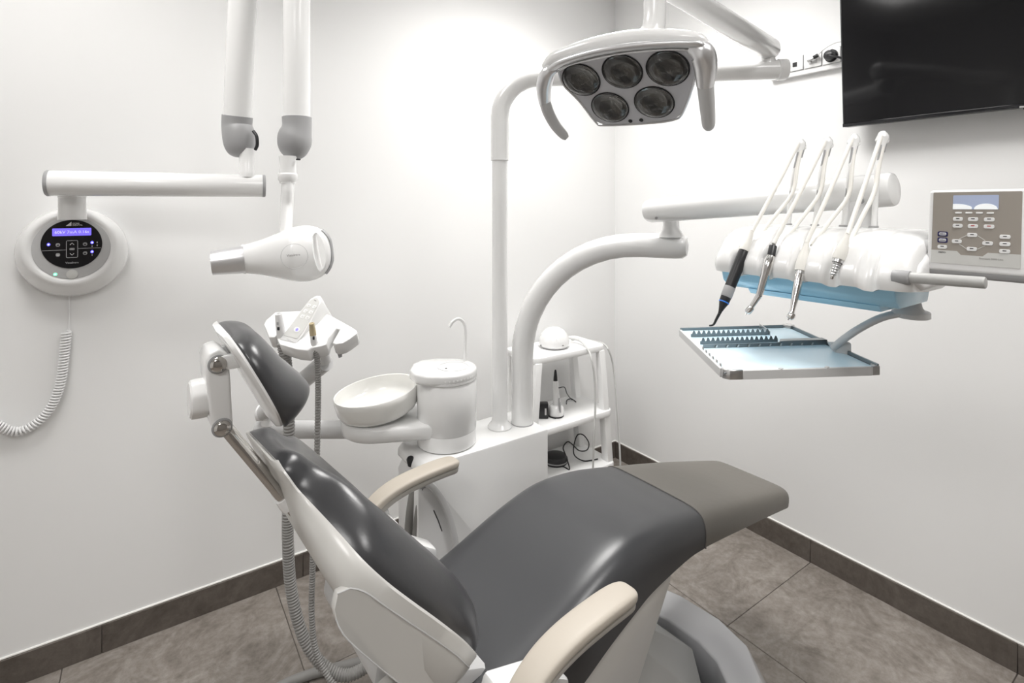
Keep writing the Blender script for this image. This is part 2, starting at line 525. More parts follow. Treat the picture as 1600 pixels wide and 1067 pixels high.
# --- backrest
BC = YC
nb0, nb1 = (0.86, 0.51), (0.76, 0.65)
BTW = math.radians(5.0)                # the backrest pad is set a little askew
BACK = [  # x, z, nx, nz, halfwidth, thickness
    (0.159, 1.010, .86, .51, 0.066, 0.008, BC), (0.162, 1.003, .86, .51, 0.083, 0.028, BC), (0.169, 0.991, .86, .51, 0.092, 0.040, BC), (0.180, 0.972, .85, .53, 0.099, 0.047, BC),
    (0.195, 0.953, .82, .57, 0.120, 0.054, BC), (0.214, 0.931, .78, .62, 0.162, 0.064, BC), (0.238, 0.900, .77, .64, 0.205, 0.072, BC), (0.268, 0.864, .76, .65, 0.221, 0.075, BC),
    (0.308, 0.819, .75, .66, 0.224, 0.074, BC), (0.353, 0.768, .76, .65, 0.220, 0.072, BC), (0.400, 0.711, .79, .62, 0.211, 0.068, BC), (0.432, 0.665, .82, .57, 0.196, 0.060, BC), (0.447, 0.642, .83, .55, 0.178, 0.040, BC), (0.453, 0.633, .83, .55, 0.16, 0.012, BC)]
put('backrest_cushion', cushion(BACK, 4, power=4.0, bol=(0.72, 0.24, 0.34), twist=BTW), 'leather_dark', chair, sharp=60)
# shell behind it: slightly wider, thicker towards the bottom
def shell_geo():
    rows_ = []
    LAT = V((-math.sin(BTW), math.cos(BTW), 0))
    for i, (x_, z_, nx, nz, hw, th, yc) in enumerate(BACK):
        t = i / (len(BACK) - 1)
        dp = (0.004, 0.005, 0.007, 0.011, 0.021, 0.034, 0.048, 0.060)[i] if i < 8 else 0.072 + 0.036 * min(1, (t - .55) / .3)
        rows_.append((x_, z_, nx, nz, hw, dp, (0.85, 0.85, 0.86, 0.88, 0.94)[i] if i < 5 else 1.0))
    st = smooth_path(rows_, 4)
    rings = []
    for (x_, z_, nx, nz, hw, dp, kb) in st:
        L = math.hypot(nx, nz); n = V((nx / L, 0, nz / L)); c = V((x_, BC, z_)) + (LAT - Y) * hw
        hw = hw + 0.006
        kc_ = lambda f: 1 - (1 - kb) * f
        sec = [(-1, .001), (-.985, .004), (-.93, .002), (-.6, .002), (0, .002), (.6, .002), (.93, .002), (.985, .004), (1, .001), (kc_(.25), -dp * .25), (.985 * kc_(.6), -dp * .6), (.90 * kc_(.88), -dp * .88), (.7 * kb, -dp * .98), (0, -dp), (-.7 * kb, -dp * .98), (-.90 * kc_(.88), -dp * .88), (-.985 * kc_(.6), -dp * .6), (-kc_(.25), -dp * .25)]
        rings.append([c + LAT * (a * hw) + n * (b if b > 0 else b * (1 - .3 * (a + 1))) for a, b in sec])
    return loft(rings)
shell = put('backrest_shell', shell_geo(), 'shell', chair, sharp=50)
# flush lower side cover on the shell's flank, outlined by a fine groove
def flank(side):
    st = []
    LAT = V((-math.sin(BTW), math.cos(BTW), 0))
    for (x_, z_, nx, nz, hw, th, yc) in smooth_path(BACK[6:13], 5):
        L = math.hypot(nx, nz); n = V((nx / L, 0, nz / L))
        st.append((V((x_, BC, z_)) + (LAT - Y) * hw + LAT * (side * (hw + 0.006)), n))
    m = len(st)
    outer, inner = [], []
    for i, (c, n) in enumerate(st):
        t = i / (m - 1)
        mid = -0.044 - 0.014 * t; half = (0.024 + 0.018 * t) * (1 - (1 - min(1, i / 5)) ** 2) ** .5
        outer.append(c + n * (mid + half)); inner.append(c + n * (mid - half))
    return outer + inner[::-1][:-1]
for s in (-1,):
    poly = flank(s)
    put('flank_cover', prism3([p - Y * s * 0.012 for p in poly], Y * s * 0.0128, 0.001, 1, 50), 'shell', shell)
    put('flank_groove', tube([p + Y * s * 0.0006 for p in poly[:-1]], 0.0011, 6), 'lgrey', shell)
# strut and lower housing under the back
put('back_hinge_housing', prism([(0.30, 0.70), (0.40, 0.60), (0.50, 0.56), (0.56, 0.52), (0.56, 0.42), (0.44, 0.40), (0.36, 0.52), (0.29, 0.64)], (0, BC - 0.13, 0), X, Z, Y * 0.26, 0.012), 'lgrey', chair)
put('back_strut', prism([(0.245, 0.66), (0.30, 0.68), (0.50, 0.36), (0.46, 0.32)], (0, BC - 0.19, 0), X, Z, Y * 0.03, 0.006), 'shell', chair)

# --- headrest
HC = BC - 0.020
put('headrest_cushion', cushion([
    (0.0984, 1.2071, .9, .44, 0.056, 0.008, HC), (0.1004, 1.2042, .9, .44, 0.082, 0.020, HC), (0.1063, 1.1924, .9, .44, 0.103, 0.033, HC), (0.1181, 1.1688, .9, .44, 0.117, 0.040, HC),
    (0.1338, 1.1353, .9, .44, 0.120, 0.048, HC), (0.1476, 1.1068, .9, .44, 0.115, 0.059, HC), (0.1574, 1.0861, .9, .44, 0.104, 0.062, HC), (0.1633, 1.0743, .9, .44, 0.088, 0.044, HC), (0.1653, 1.0694, .9, .44, 0.070, 0.012, HC)],
    5, power=2.8, bol=(0.5, 0.5, 0.08)), 'leather_dark', chair, sharp=180)
def hp(x_, z_, d=0.0):                  # headrest plate line pushed back by d
    return (x_ - .9 * d, z_ - .44 * d)
plate_st = [(0.0954, 1.2130), (0.1053, 1.1934), (0.1279, 1.1481), (0.1476, 1.1068), (0.1643, 1.0713)]
rings = []
for (x_, z_), hw in zip(smooth_path(plate_st, 4), [p[0] for p in smooth_path([(0.058,), (0.104,), (0.1205,), (0.115,), (0.072,)], 4)]):
    n = V((.9, 0, .44))
    rings.append([V((x_, HC, z_)) + Y * (a * hw) + n * b for a, b in ((-1, .0), (1, .0), (.99, -.004), (.85, -.008), (0, -.010), (-.85, -.008), (-.99, -.003))])
put('headrest_plate', loft(rings), 'white', chair)
YF = HC - 0.034                        # near face of the link
link_px = [(321, 566), (326, 552), (343, 545), (357, 553), (361, 600), (363, 640), (365, 664), (357, 679), (346, 683), (334, 677), (327, 640), (323, 600)]
link = put('headrest_link', prism3([cY(u, v, YF) for u, v in link_px], Y * 0.068, 0.006, 3, 25), 'white', chair)
for (u, v) in ((341, 569), (347, 668)):
    c = cY(u, v, YF)
    put('pivot_cap', lathe(c + Y * 0.072, -Y, [(0.0105, 0), (0.0115, 0.004), (0.0115, 0.0745), (0.0108, 0.0775), (0.008, 0.0795), (0.004, 0.0808), (0.0, 0.081)], 32), 'chrome', link, sharp=80, label='chrome pivot cap')
    put('pivot_collar', lathe(c + Y * 0.002, -Y, [(0.0118, 0), (0.0138, 0.001), (0.0138, 0.0032), (0.0118, 0.004)], 28), 'mgrey', link)
knob_c = cY(327, 619, HC)
pr = []
kn = 40
kr = []
for h, f in ((0, .75), (0.004, 1.0), (0.018, 1.0), (0.024, .97), (0.0265, .86)):
    kr.append([knob_c - X * h + Y * (math.cos(2 * math.pi * k / kn) * 0.029 * f * (1 - 0.045 * (0.5 + 0.5 * math.cos(8 * 2 * math.pi * k / kn)))) + Z * (math.sin(2 * math.pi * k / kn) * 0.029 * f * (1 - 0.045 * (0.5 + 0.5 * math.cos(8 * 2 * math.pi * k / kn)))) for k in range(kn)])
put('adjustment_knob', loft(kr), 'white', link)
put('knob_spindle', cyl(knob_c + X * 0.02, knob_c - X * 0.002, 0.024, 28), 'black', link)
pc = cY(341, 569, YF)
for dy in (-0.03, 0.03):
    put('hinge_lug', prism3([V((pc.x - .008, HC + dy - 0.008, pc.z + .004)), V((pc.x + .004, HC + dy - 0.008, pc.z + .012)), V((pc.x + .034, HC + dy - 0.008, pc.z + .010)), V((pc.x + .044, HC + dy - 0.008, pc.z - .010)), V((pc.x + .012, HC + dy - 0.008, pc.z - .010))], Y * 0.016, 0.003), 'white', chair)
b0 = cY(347, 668, YF)
for dy in (-0.026, 0.026):
    e0 = V((b0.x + .004, HC + dy, b0.z - .004)); e1 = V((0.176, HC + dy * .9 - .006, 0.938))
    dr = (e1 - e0).normalized()
    put('headrest_bar', cyl(e0, e1 + dr * 0.03, 0.0080, 20), 'chrome', chair)
    put('bar_socket', lathe(e1 - dr * 0.004, dr, [(0.0085, 0), (0.011, 0.0), (0.0125, 0.012), (0.0125, 0.02)], 20), 'white', chair)
# --- armrests
ARM = [(0.405, 0.570, .016), (0.420, 0.615, .022), (0.450, 0.655, .026), (0.495, 0.686, .0275), (0.55, 0.703, .028), (0.62, 0.711, .028), (0.675, 0.713, .027), (0.705, 0.711, .022), (0.716, 0.710, .010)]
def arm_geo(yc, dz, scale, th):
    st = smooth_path(ARM, 5)
    rings = []
    for i, (x_, z_, hw) in enumerate(st):
        a, b = st[max(i - 1, 0)], st[min(i + 1, len(st) - 1)]
        t = V((b[0] - a[0], 0, b[1] - a[1])).normalized()
        n = V((-t.z, 0, t.x))
        c = V((x_, yc, z_)) + n * dz
        rings.append([c + Y * (math.copysign(abs(math.cos(q)) ** .55, math.cos(q)) * hw * scale) + n * (math.copysign(abs(math.sin(q)) ** .6, math.sin(q)) * th / 2 * min(1, hw / .024)) for q in [2 * math.pi * k / 24 for k in range(24)]])
    return loft(rings)
for yc, s in ((0.668, 1), (1.275, -1)):
    pad = put('armrest', arm_geo(yc, -0.010, 1.0, 0.022), 'beige', chair, sharp=55, label='cream armrest pad')
    put('armrest_support', arm_geo(yc, -0.026, 0.82, 0.022), 'beige_side', pad, sharp=55)
    # pivot boss and link plate to the seat frame
    yb = yc + s * 0.018
    put('armrest_pivot', join(lathe((0.485, yb - 0.055 if s < 0 else yb - 0.115, 0.612), Y, [(0.02, 0), (0.030, 0.003), (0.034, 0.010), (0.034, 0.06), (0.03, 0.066), (0.02, 0.068)], 32)), 'white', pad)
    put('armrest_post', prism([(0.425, 0.605), (0.455, 0.655), (0.50, 0.668), (0.515, 0.63), (0.505, 0.58), (0.46, 0.58)], (0, yc - 0.014, 0), X, Z, Y * 0.028, 0.008), 'white', pad)
# white side frame rails that carry the armrests
near_rail = [(0.445, 0.640), (0.545, 0.612), (0.59, 0.585), (0.58, 0.54), (0.48, 0.53), (0.42, 0.58)]
put('side_frame', prism(near_rail, (0, 0.696, 0), X, Z, Y * 0.055, 0.008), 'white', chair)
put('side_frame', prism([(0.46, 0.60), (0.50, 0.62), (0.60, 0.555), (0.60, 0.50), (0.48, 0.50)], (0, 1.178, 0), X, Z, Y * 0.05, 0.008), 'white', chair)
# seat pan under the cushion and lift arm
put('seat_pan', prism([(0.47, 0.475), (0.60, 0.505), (0.80, 0.555), (0.95, 0.575), (1.12, 0.565), (1.12, 0.545), (0.90, 0.52), (0.60, 0.43), (0.47, 0.43)], (0, YC - 0.165, 0), X, Z, Y * 0.33, 0.008), 'mgrey', chair)
# --- lift cover: four-sided faceted housing between base and seat
def frustum(lo, zl, hi, zh, bw=0.006):
    a = [V((*p, zl)) for p in lo]; b = [V((*p, zh)) for p in hi]; n = len(a)
    g = (a + b, [tuple(reversed(range(n))), tuple(range(n, 2 * n))] + [(i, (i + 1) % n, n + (i + 1) % n, n + i) for i in range(n)])
    return bevel(g, bw, 2, 10) if bw else g
put('lift_cover', frustum([(1.175, 0.81), (1.292, 0.93), (1.285, 1.09), (1.22, 1.125), (0.72, 1.125), (0.66, 0.96), (0.72, 0.80)], 0.125,
                          [(0.98, 0.85), (1.03, 0.93), (1.03, 1.05), (0.98, 1.08), (0.76, 1.08), (0.72, 0.96), (0.76, 0.85)], 0.335, 0.004), 'cover', chair)
put('lift_column', box((0.87, 0.965, 0.40), (0.24, 0.20, 0.22), 0.01), 'cover', chair)
put('seat_apron', prism([(0.52, 0.44), (0.60, 0.478), (0.72, 0.512), (0.86, 0.545), (1.00, 0.566), (0.99, 0.53), (0.87, 0.345), (0.62, 0.30), (0.54, 0.36)], (0, YC - 0.178, 0), X, Z, Y * 0.356, 0.01, 2), 'shell', chair)
# --- base
OUT0 = [(1.36, 0.70), (1.45, 0.80), (1.478, 0.92), (1.47, 1.07), (1.42, 1.21), (1.33, 1.28), (0.62, 1.28), (0.5, 1.18), (0.46, 0.97), (0.5, 0.76), (0.62, 0.66), (1.27, 0.66)]
OUT1 = [(1.33, 0.755), (1.40, 0.83), (1.425, 0.93), (1.415, 1.06), (1.38, 1.17), (1.30, 1.225), (0.66, 1.225), (0.57, 1.14), (0.53, 0.97), (0.57, 0.80), (0.66, 0.72), (1.25, 0.715)]
IN1 = [(1.255, 0.80), (1.30, 0.86), (1.318, 0.93), (1.315, 1.03), (1.295, 1.115), (1.24, 1.145), (0.72, 1.145), (0.66, 1.08), (0.63, 0.97), (0.66, 0.86), (0.72, 0.79), (1.19, 0.79)]
IN0 = [(a + (0.95 - a) * .02, b + (0.965 - b) * .02) for a, b in IN1]
def ringband(layers):
    rings = [[V((*p, z_)) for p in poly] for poly, z_ in layers]
    return loft(rings, cap=False, closed=True)
base = put('chair_base', bevel(ringband([(OUT0, 0.002), ([(a * .985 + .015 * .95, b * .985 + .015 * .965) for a, b in OUT0], 0.055), (OUT1, 0.150), (IN1, 0.135), (IN0, 0.02)]), 0.006, 2, 12), 'base', chair)
put('base_gap_shadow', prism([(p[0], p[1]) for p in IN1], (0, 0, 0.003), X, Y, Z * 0.02), 'black', base)  # black sheet stands in for the shadow in the gap around the cover

# ================================================================== WATER UNIT WITH SPITTOON
unit = thing('dental_unit', (0.88, 1.48, 0), 'white dental water unit cabinet with round spittoon bowl and cup filler spout', 'dental unit')
UZ, UY0, UY1, UX0, UX1 = 0.652, 1.387, 1.585, 0.655, 1.108
arc = [(0.655, 0.612), (0.685, 0.585), (0.712, 0.544), (0.732, 0.50), (0.748, 0.45), (0.762, 0.38), (0.772, 0.28), (0.778, 0.16), (0.78, 0.0)]
prof = [(UX1, 0.0), (UX1, UZ), (0.70, UZ), (0.672, 0.648), (0.657, 0.633)] + arc
put('cabinet_body', prism(prof, (0, UY0, 0.0), X, Z, Y * (UY1 - UY0), 0.006, 2, 35), 'white', unit)
put('cabinet_side_door', prism([(0.80, 0.01), (0.80, 0.58), (0.70, 0.606), (0.664, 0.606), (0.650, 0.58), (0.655, 0.01)], (0, UY0 + 0.03, 0), X, Z, Y * 0.15, 0.006), 'white_satin', unit)
band = [V((a, UY0 - 0.001, b)) for a, b in smooth_path(arc, 3)]
put('cover_rim', tube([p + Y * 0.004 for p in band], 0.006, 8, flat=(1, 1.8)), 'lgrey', unit)
put('door_slot', tube([(0.70, UY0 + 0.029, 0.50), (0.715, UY0 + 0.029, 0.465), (0.727, UY0 + 0.029, 0.43)], 0.0015, 6), 'black', unit)
# tower
TWX, TWY = 0.785, 1.495
tower = put('spittoon_tower', lathe((TWX, TWY, UZ - 0.004), Z, [(0.088, 0), (0.0885, 0.002), (0.085, 0.004), (0.092, 0.008), (0.0925, 0.05), (0.0915, 0.052), (0.093, 0.0545), (0.0935, 0.20), (0.0915, 0.203), (0.0915, 0.206), (0.094, 0.2085), (0.0945, 0.226), (0.09, 0.236), (0.07, 0.239), (0.0, 0.2395)], 48), 'white', unit)
# tower head slab reaching towards the bowl
top_c = V((TWX, TWY, UZ + 0.205))
D = V((-0.82, 0.57, 0)).normalized()
S_ = V((0.57, 0.82, 0)).normalized()
head = []
for k in range(25):
    a = -math.pi / 2 + math.pi * k / 24
    head.append((-0.0945 * math.cos(a), 0.0945 * math.sin(a)))
head += [(0.05, 0.093), (0.095, 0.075), (0.115, 0.03), (0.112, -0.03), (0.09, -0.07), (0.05, -0.093)]
put('tower_cap', prism(head, top_c, D, S_, Z * 0.032, 0.008, 3), 'white', unit)
put('cup_rest_ring', tube([top_c + Z * 0.0325 - D * 0.02 + D * (math.cos(a) * .048) + S_ * (math.sin(a) * .048) for a in [2 * math.pi * k / 48 for k in range(49)]], .0022, 8), 'white_satin', unit)
put('cup_sensor', lathe(top_c + Z * 0.0325 - D * 0.0 - S_ * 0.02, Z, [(0.003, 0), (0.003, 0.001), (0, 0.0012)], 12), 'black', unit)
# cup filler spout
c0 = pD(726, 567, 1.735)
c0.z = top_c.z + 0.03
sp = [c0, c0 + Z * 0.05]
q1 = pD(727, 515, 1.735); q2 = pD(724, 503, 1.733); q3 = pD(716, 498, 1.727); q4 = pD(707, 503, 1.72); q5 = pD(702, 511, 1.715)
put('cup_filler_spout', tube([c0, lerp(c0, q1, .5), q1, q2, q3, q4, q5], 0.0052, 14, res=5), 'white', unit)
# bowl
BWC = V((0.612, 1.618, 0.0))
bax = (Z - R * 0.13 - F * 0.05).normalized()
bowl_o = V((BWC.x, BWC.y, 0.738))
bowl = put('spittoon_bowl', lathe(bowl_o, bax, [(0.0, 0.0), (0.07, 0.0), (0.10, 0.006), (0.118, 0.018), (0.127, 0.034), (0.1315, 0.064), (0.132, 0.077), (0.1295, 0.081), (0.1265, 0.079), (0.124, 0.064), (0.119, 0.044), (0.105, 0.032), (0.06, 0.026), (0.018, 0.022), (0.0, 0.022)], 64), 'ceramic', unit, label='ivory ceramic spittoon bowl')
put('bowl_drain', lathe(bowl_o + bax * 0.0225, bax, [(0.016, 0), (0.016, 0.002), (0.011, 0.0025), (0.010, 0.0005), (0, 0.0005)], 24), 'white_satin', bowl)
# bracket dish under the bowl, tapering into the tower
dish = []
for k in range(33):
    a = math.radians(70 + 220 * k / 32)
    dish.append((BWC.x + 0.118 * (D.x * -math.cos(a) + S_.x * math.sin(a)), BWC.y + 0.118 * (D.y * -math.cos(a) + S_.y * math.sin(a))))
e_ = V((TWX, TWY, 0))
dish2 = [tuple((e_ + D * 0.06 - S_ * 0.085)[:2]), tuple((e_ - S_ * 0.08)[:2]), tuple((e_ + S_ * 0.08)[:2]), tuple((e_ + D * 0.06 + S_ * 0.085)[:2])]
hull = bmesh.new()
for p in dish + dish2: hull.verts.new((*p, 0))
res_ = bmesh.ops.convex_hull(hull, input=hull.verts)
hv = [v.co.copy() for v in hull.verts if any(e.is_boundary or True for e in v.link_edges)]
hull.free()
cc = V((sum(p.x for p in hv) / len(hv), sum(p.y for p in hv) / len(hv), 0))
hv.sort(key=lambda p: math.atan2(p.y - cc.y, p.x - cc.x))
lo_ = [cc + (p - cc) * .88 + Z * 0.690 for p in hv]
mid_ = [cc + (p - cc) * 1.0 + Z * 0.712 for p in hv]
hi_ = [cc + (p - cc) * 1.0 + Z * 0.730 for p in hv]
put('bowl_bracket', loft([lo_, [cc + (p - cc) * .97 + Z * 0.696 for p in hv], mid_, hi_, [cc + (p - cc) * .95 + Z * 0.738 for p in hv]]), 'white', unit, sharp=70)
# hoses that leave the cabinet's end
for (u0, v0, dx) in ((648, 745, 0), (660, 745, 0)):
    pass
put('cabinet_hose', tube([pD(650, 752, 1.57), pD(645, 775, 1.57), pD(640, 810, 1.57), pD(638, 850, 1.575), pD(640, 900, 1.6)], 0.013, 14, res=4), 'hose', unit, label='grey hose at the cabinet end')
put('cabinet_hose', tube([pD(660, 752, 1.55), pD(655, 785, 1.55), pD(650, 820, 1.55), pD(648, 860, 1.56), pD(650, 910, 1.58)], 0.0085, 14, res=4), 'hose', unit, label='thin grey hose at the cabinet end')
put('hose_nut', lathe(pD(659, 748, 1.55), V((-.1, -.2, -1)), [(0.012, 0), (0.014, 0.004), (0.014, 0.02), (0.011, 0.024)], 12), 'mgrey', unit)
put('hose_port', lathe(pD(643, 725, 1.60), V((-.3, -.2, 1)), [(0.012, 0), (0.012, 0.02), (0.009, 0.024)], 12), 'black', unit)

# ================================================================== OPERATING LAMP
LPX, LPY = 0.983, 1.492
lampt = thing('operating_lamp', (LPX, LPY, UZ), 'dental operating lamp with five smoky lenses on a white jointed arm', 'lamp')
p_bot = V((LPX, LPY, UZ))
ph = 1.825
arm_r = 0.0275
pend = V((1.648, 0.903, ph + 0.003))
hd = (V((pend.x, pend.y, 0)) - V((LPX, LPY, 0))).normalized()
put('pole', join(lathe(p_bot, Z, [(0.04, 0), (0.041, 0.004), (0.036, 0.012), (0.028, 0.02), (0.0262, 0.03), (0.0262, 0.90)], 32)), 'white', lampt)
pz = UZ + 0.9
elbow = [V((LPX, LPY, pz)), V((LPX, LPY, ph - 0.13))]
for k in range(1, 9):
    a = math.pi / 2 * k / 8
    elbow.append(V((LPX, LPY, ph - 0.13)) + hd * (0.13 * (1 - math.cos(a))) + Z * (0.13 * math.sin(a)))
elbow += [lerp(elbow[-1], pend, .5), pend]
put('swivel_arm', tube(elbow, 0.0302, 28), 'white', lampt)
put('pole_joint_ring', lathe(V((LPX, LPY, pz - 0.004)), Z, [(0.0262, 0), (0.0305, 0.001), (0.0305, 0.006), (0.029, 0.007)], 32), 'white_satin', lampt)
put('arm_end_cap', lathe(pend - hd * 0.002, hd, [(0.03, 0), (0.0335, 0.002), (0.0335, 0.026), (0.031, 0.030), (0.0, 0.031)], 32), 'white', lampt)
# pivot and spring arm
pv = pend - hd * 0.028
P1 = V((pv.x, pv.y, 1.896))
put('arm_pivot', lathe(V((pv.x, pv.y, ph)), Z, [(0.024, 0), (0.024, 0.03), (0.021, 0.036), (0.022, 0.05), (0.026, 0.07)], 28), 'white', lampt)
P2 = pD(1023, -34, 1.035)
sd = (P2 - P1).normalized()
st = P1 - sd * 0.035
put('spring_arm', tube([(*(st), 0.012), (*(st + sd * 0.004), 0.024), (*(st + sd * 0.014), 0.032), (*(st + sd * 0.03), 0.035), (*lerp(P1, P2, .4), 0.031), (*lerp(P1, P2, .8), 0.0265), (*P2, 0.026), (*(P2 + sd * 0.02), 0.02), (*(P2 + sd * .026), 0.008)], 0.03, 28), 'white', lampt)
put('arm_screw', lathe(P1 - sd * 0.02 - Z * 0.0 + V((-.028, -.018, 0)), V((-.8, -.5, 0)), [(0.004, 0), (0.004, 0.002), (0.0, 0.002)], 6), 'black', lampt)
# lamp head frame
LC = pD(985, 133, 1.0)
be = math.radians(33)
l_ = (R * math.cos(be) - F * math.sin(be)).normalized()
h_ = (-F * math.cos(be) - R * math.sin(be)).normalized()
tau = math.radians(50)
roll = math.radians(4)
n_ = (h_ * math.cos(tau) - Z * math.sin(tau)).normalized()
w_ = (h_ * math.sin(tau) + Z * math.cos(tau)).normalized()
l2 = l_ * math.cos(roll) + w_ * math.sin(roll); w2 = w_ * math.cos(roll) - l_ * math.sin(roll)
l_, w_ = l2, w2
def on_plate(u, v, off=0.0):            # where the line of sight meets the lamp's face plate
    r = ray(u, v); o = V((0, 0, EYE)); c = LC + n_ * off
    return o + r * ((c - o).dot(n_) / r.dot(n_))
def loc2(p):
    return ((p - LC).dot(l_), (p - LC).dot(w_))
stem_b = pD(1023, 48, 1.03)
put('lamp_stem', tube([(*P2, 0.0215), (*lerp(P2, stem_b, .35), 0.0215), (*lerp(P2, stem_b, .75), 0.0215), (*(stem_b - R * .004), 0.0235), (*(stem_b - Z * 0.02 - R * .012), 0.030), (*(stem_b - Z * 0.035 - R * .014 - n_ * .01), 0.03)], 0.0215, 28, res=3), 'white', lampt)
plate = [loc2(on_plate(u, v)) for u, v in ((872, 110), (900, 99), (960, 86), (1020, 79), (1068, 78), (1082, 84), (1088, 105), (1081, 140), (1066, 178), (1053, 187), (1020, 192), (945, 196), (930, 190), (905, 158), (880, 132))]
put('lamp_face', prism(plate, LC - n_ * 0.02, l_, w_, n_ * 0.02, 0.0015, 1), 'lamp_plate', lampt)
# housing behind the face
big = [(a * 1.02, b * 1.03) for a, b in plate]
mx_ = sum(a for a, b in plate) / len(plate); my_ = sum(b for a, b in plate) / len(plate)
def sc(k, off, dy=0.0):
    return [LC + l_ * (mx_ + (a - mx_) * k) + w_ * (my_ + (b - my_) * k + dy) + n_ * off for a, b in plate]
put('lamp_housing', loft([sc(1.015, -0.004), sc(1.03, -0.012), sc(1.02, -0.03), sc(0.92, -0.055, .004), sc(0.7, -0.072, .008), sc(0.3, -0.08, .01)]), 'white', lampt, sharp=60)
trim_pts = [LC + l_ * a + w_ * b + n_ * 0.0 for a, b in smooth_path(plate + [plate[0]], 4)]
put('face_trim', tube(trim_pts, 0.0022, 8), 'silver', lampt)
# silver brow + white hood over the top edge
def lp(u, v, off=0.0): return on_plate(u, v, off)
brow = [lp(856, 112, .004), lp(880, 97, .008), lp(930, 82, .01), lp(985, 73, .01), lp(1040, 69, .008), lp(1085, 69, .006), lp(1096, 73, .004)]
put('lamp_brow', tube(brow, 0.0095, 14, res=5, flat=(1, .7)), 'silver', lampt)
hood = [(*lp(852, 104, -.012), .008), (*lp(870, 90, -.012), .013), (*lp(925, 73, -.016), .0165), (*lp(985, 63, -.018), .018), (*lp(1040, 60, -.016), .0165), (*lp(1085, 62, -.010), .013), (*lp(1103, 70, -.006), .008)]
put('lamp_hood', tube(hood, 0.012, 18, res=5), 'white', lampt)
# handles: silver shoulder + grey grip
for nm, sh, gr in (('left', [(868, 107, .002, .008), (856, 115, .006, .0145), (850, 136, .012, .0155), (851, 160, .018, .0125)], [(851, 158, .018, .0122), (857, 176, .024, .012), (868, 196, .030, .0112), (881, 211, .036, .0098), (886, 216, .038, .0055)]),
                   ('right', [(1078, 74, .000, .010), (1096, 82, .004, .0195), (1102, 102, .010, .0195), (1102, 133, .018, .0150)], [(1102, 131, .018, .0142), (1104, 155, .026, .0136), (1106, 180, .033, .0125), (1107, 196, .038, .011), (1107, 202, .039, .006)])):
    hd_ = put('handle_shoulder', tube([(*lp(u, v, o), r_) for u, v, o, r_ in sh], .01, 18, res=5), 'silver', lampt, label='silver handle shoulder')
    put('handle_grip', tube([(*lp(u, v, o), r_) for u, v, o, r_ in gr], .01, 18, res=5), 'lgrey', hd_, label='grey handle grip')
# lenses
for (u, v) in ((908, 125), (972, 112), (1043, 107), (953, 168), (1022, 160)):
    c = on_plate(u, v, 0.0006)
    rl = 0.0362
    ln = put('lamp_lens', lathe(c, n_, [(rl, 0.0016), (rl, 0.0026), (rl * .96, 0.0042), (rl * .8, 0.0085), (rl * .55, 0.0125), (rl * .28, 0.0145), (0.0, 0.015)], 40), 'glass', lampt)
    put('lens_bezel', lathe(c, n_, [(rl, 0.0), (rl + .0008, 0.0015), (rl + .0022, 0.0015), (rl + .0026, 0.0)], 40), 'black', ln)
    put('lens_reflector', lathe(c, n_, [(rl * .995, 0.0), (rl * .99, 0.0006), (rl * .6, 0.0010), (0, 0.0012)], 32), 'reflector', ln)
for (u, v) in ((985, 189), (1002, 187.5)):
    put('sensor', lathe(on_plate(u, v, 0.0005), n_, [(0.0042, 0), (0.0042, 0.0008), (0, 0.0012)], 16), 'black', lampt)

# ================================================================== DELIVERY UNIT (column, arms, instrument head)
dl = thing('delivery_unit', (1.066, 1.478, UZ), 'white instrument delivery unit on a curved column with blue film under its head', 'delivery unit')
cb = V((1.066, 1.478, UZ))
cend = V((1.315, 1.035, 1.275))
cd = (V((cend.x, cend.y, 0)) - V((cb.x, cb.y, 0))).normalized()
rb = 0.40
path = [cb, cb + Z * 0.15, V((cb.x, cb.y, cend.z - rb))]
for k in range(1, 13):
    a = math.pi / 2 * k / 12
    path.append(V((cb.x, cb.y, cend.z - rb)) + cd * (rb * (1 - math.cos(a))) + Z * (rb * math.sin(a)))
path += [lerp(path[-1], cend, .5), cend]
pr_ = [(*p, 0.0375) for p in path] + [(*(cend + cd * 0.022), 0.0355), (*(cend + cd * 0.034), 0.027), (*(cend + cd * .038), 0.012)]
put('column', tube(pr_, .0375, 32), 'white', dl)
put('column_foot', lathe(cb - Z * 0.001, Z, [(0.039, 0), (0.039, 0.003), (0.0375, 0.004)], 36), 'mgrey', dl)
pvc = cend - cd * 0.012
put('arm_pivot', lathe(V((pvc.x, pvc.y, cend.z + 0.028)), Z, [(0.04, 0), (0.034, 0.012), (0.026, 0.022), (0.024, 0.034), (0.024, 0.052), (0.03, 0.058), (0.033, 0.066), (0.033, 0.08)], 32), 'white', dl)
A0 = pD(1022, 329, 1.575); A1 = pD(1392, 296, 1.085)
ad = (A1 - A0).normalized()
put('spring_arm', tube([(*(A0 - ad * .022), .026), (*(A0 - ad * .019), .032), (*(A0 - ad * .01), .0345), (*(A0 + ad * .06), .0352), (*lerp(A0, A1, .5), .0352), (*A1, .0352), (*(A1 + ad * .006), .033), (*(A1 + ad * .009), .026)], .035, 32), 'white', dl)
put('arm_screw', lathe(A0 + V((-.028, -.012, -.022)) + ad * .02, V((-1, -.4, -.6)), [(0.004, 0), (0.004, .003), (0, .0035)], 12), 'mgrey', dl)
put('arm_screw', lathe(pD(1346, 314, 1.10), V((-1, -.45, -.2)), [(0.005, 0), (0.005, .004), (0, .0045)], 12), 'mgrey', dl)
pp = pD(1345, 330, 1.13)
put('head_post', cyl((pp.x, pp.y, 1.33), (pp.x, pp.y, 1.41), 0.03, 28), 'white_satin', dl)
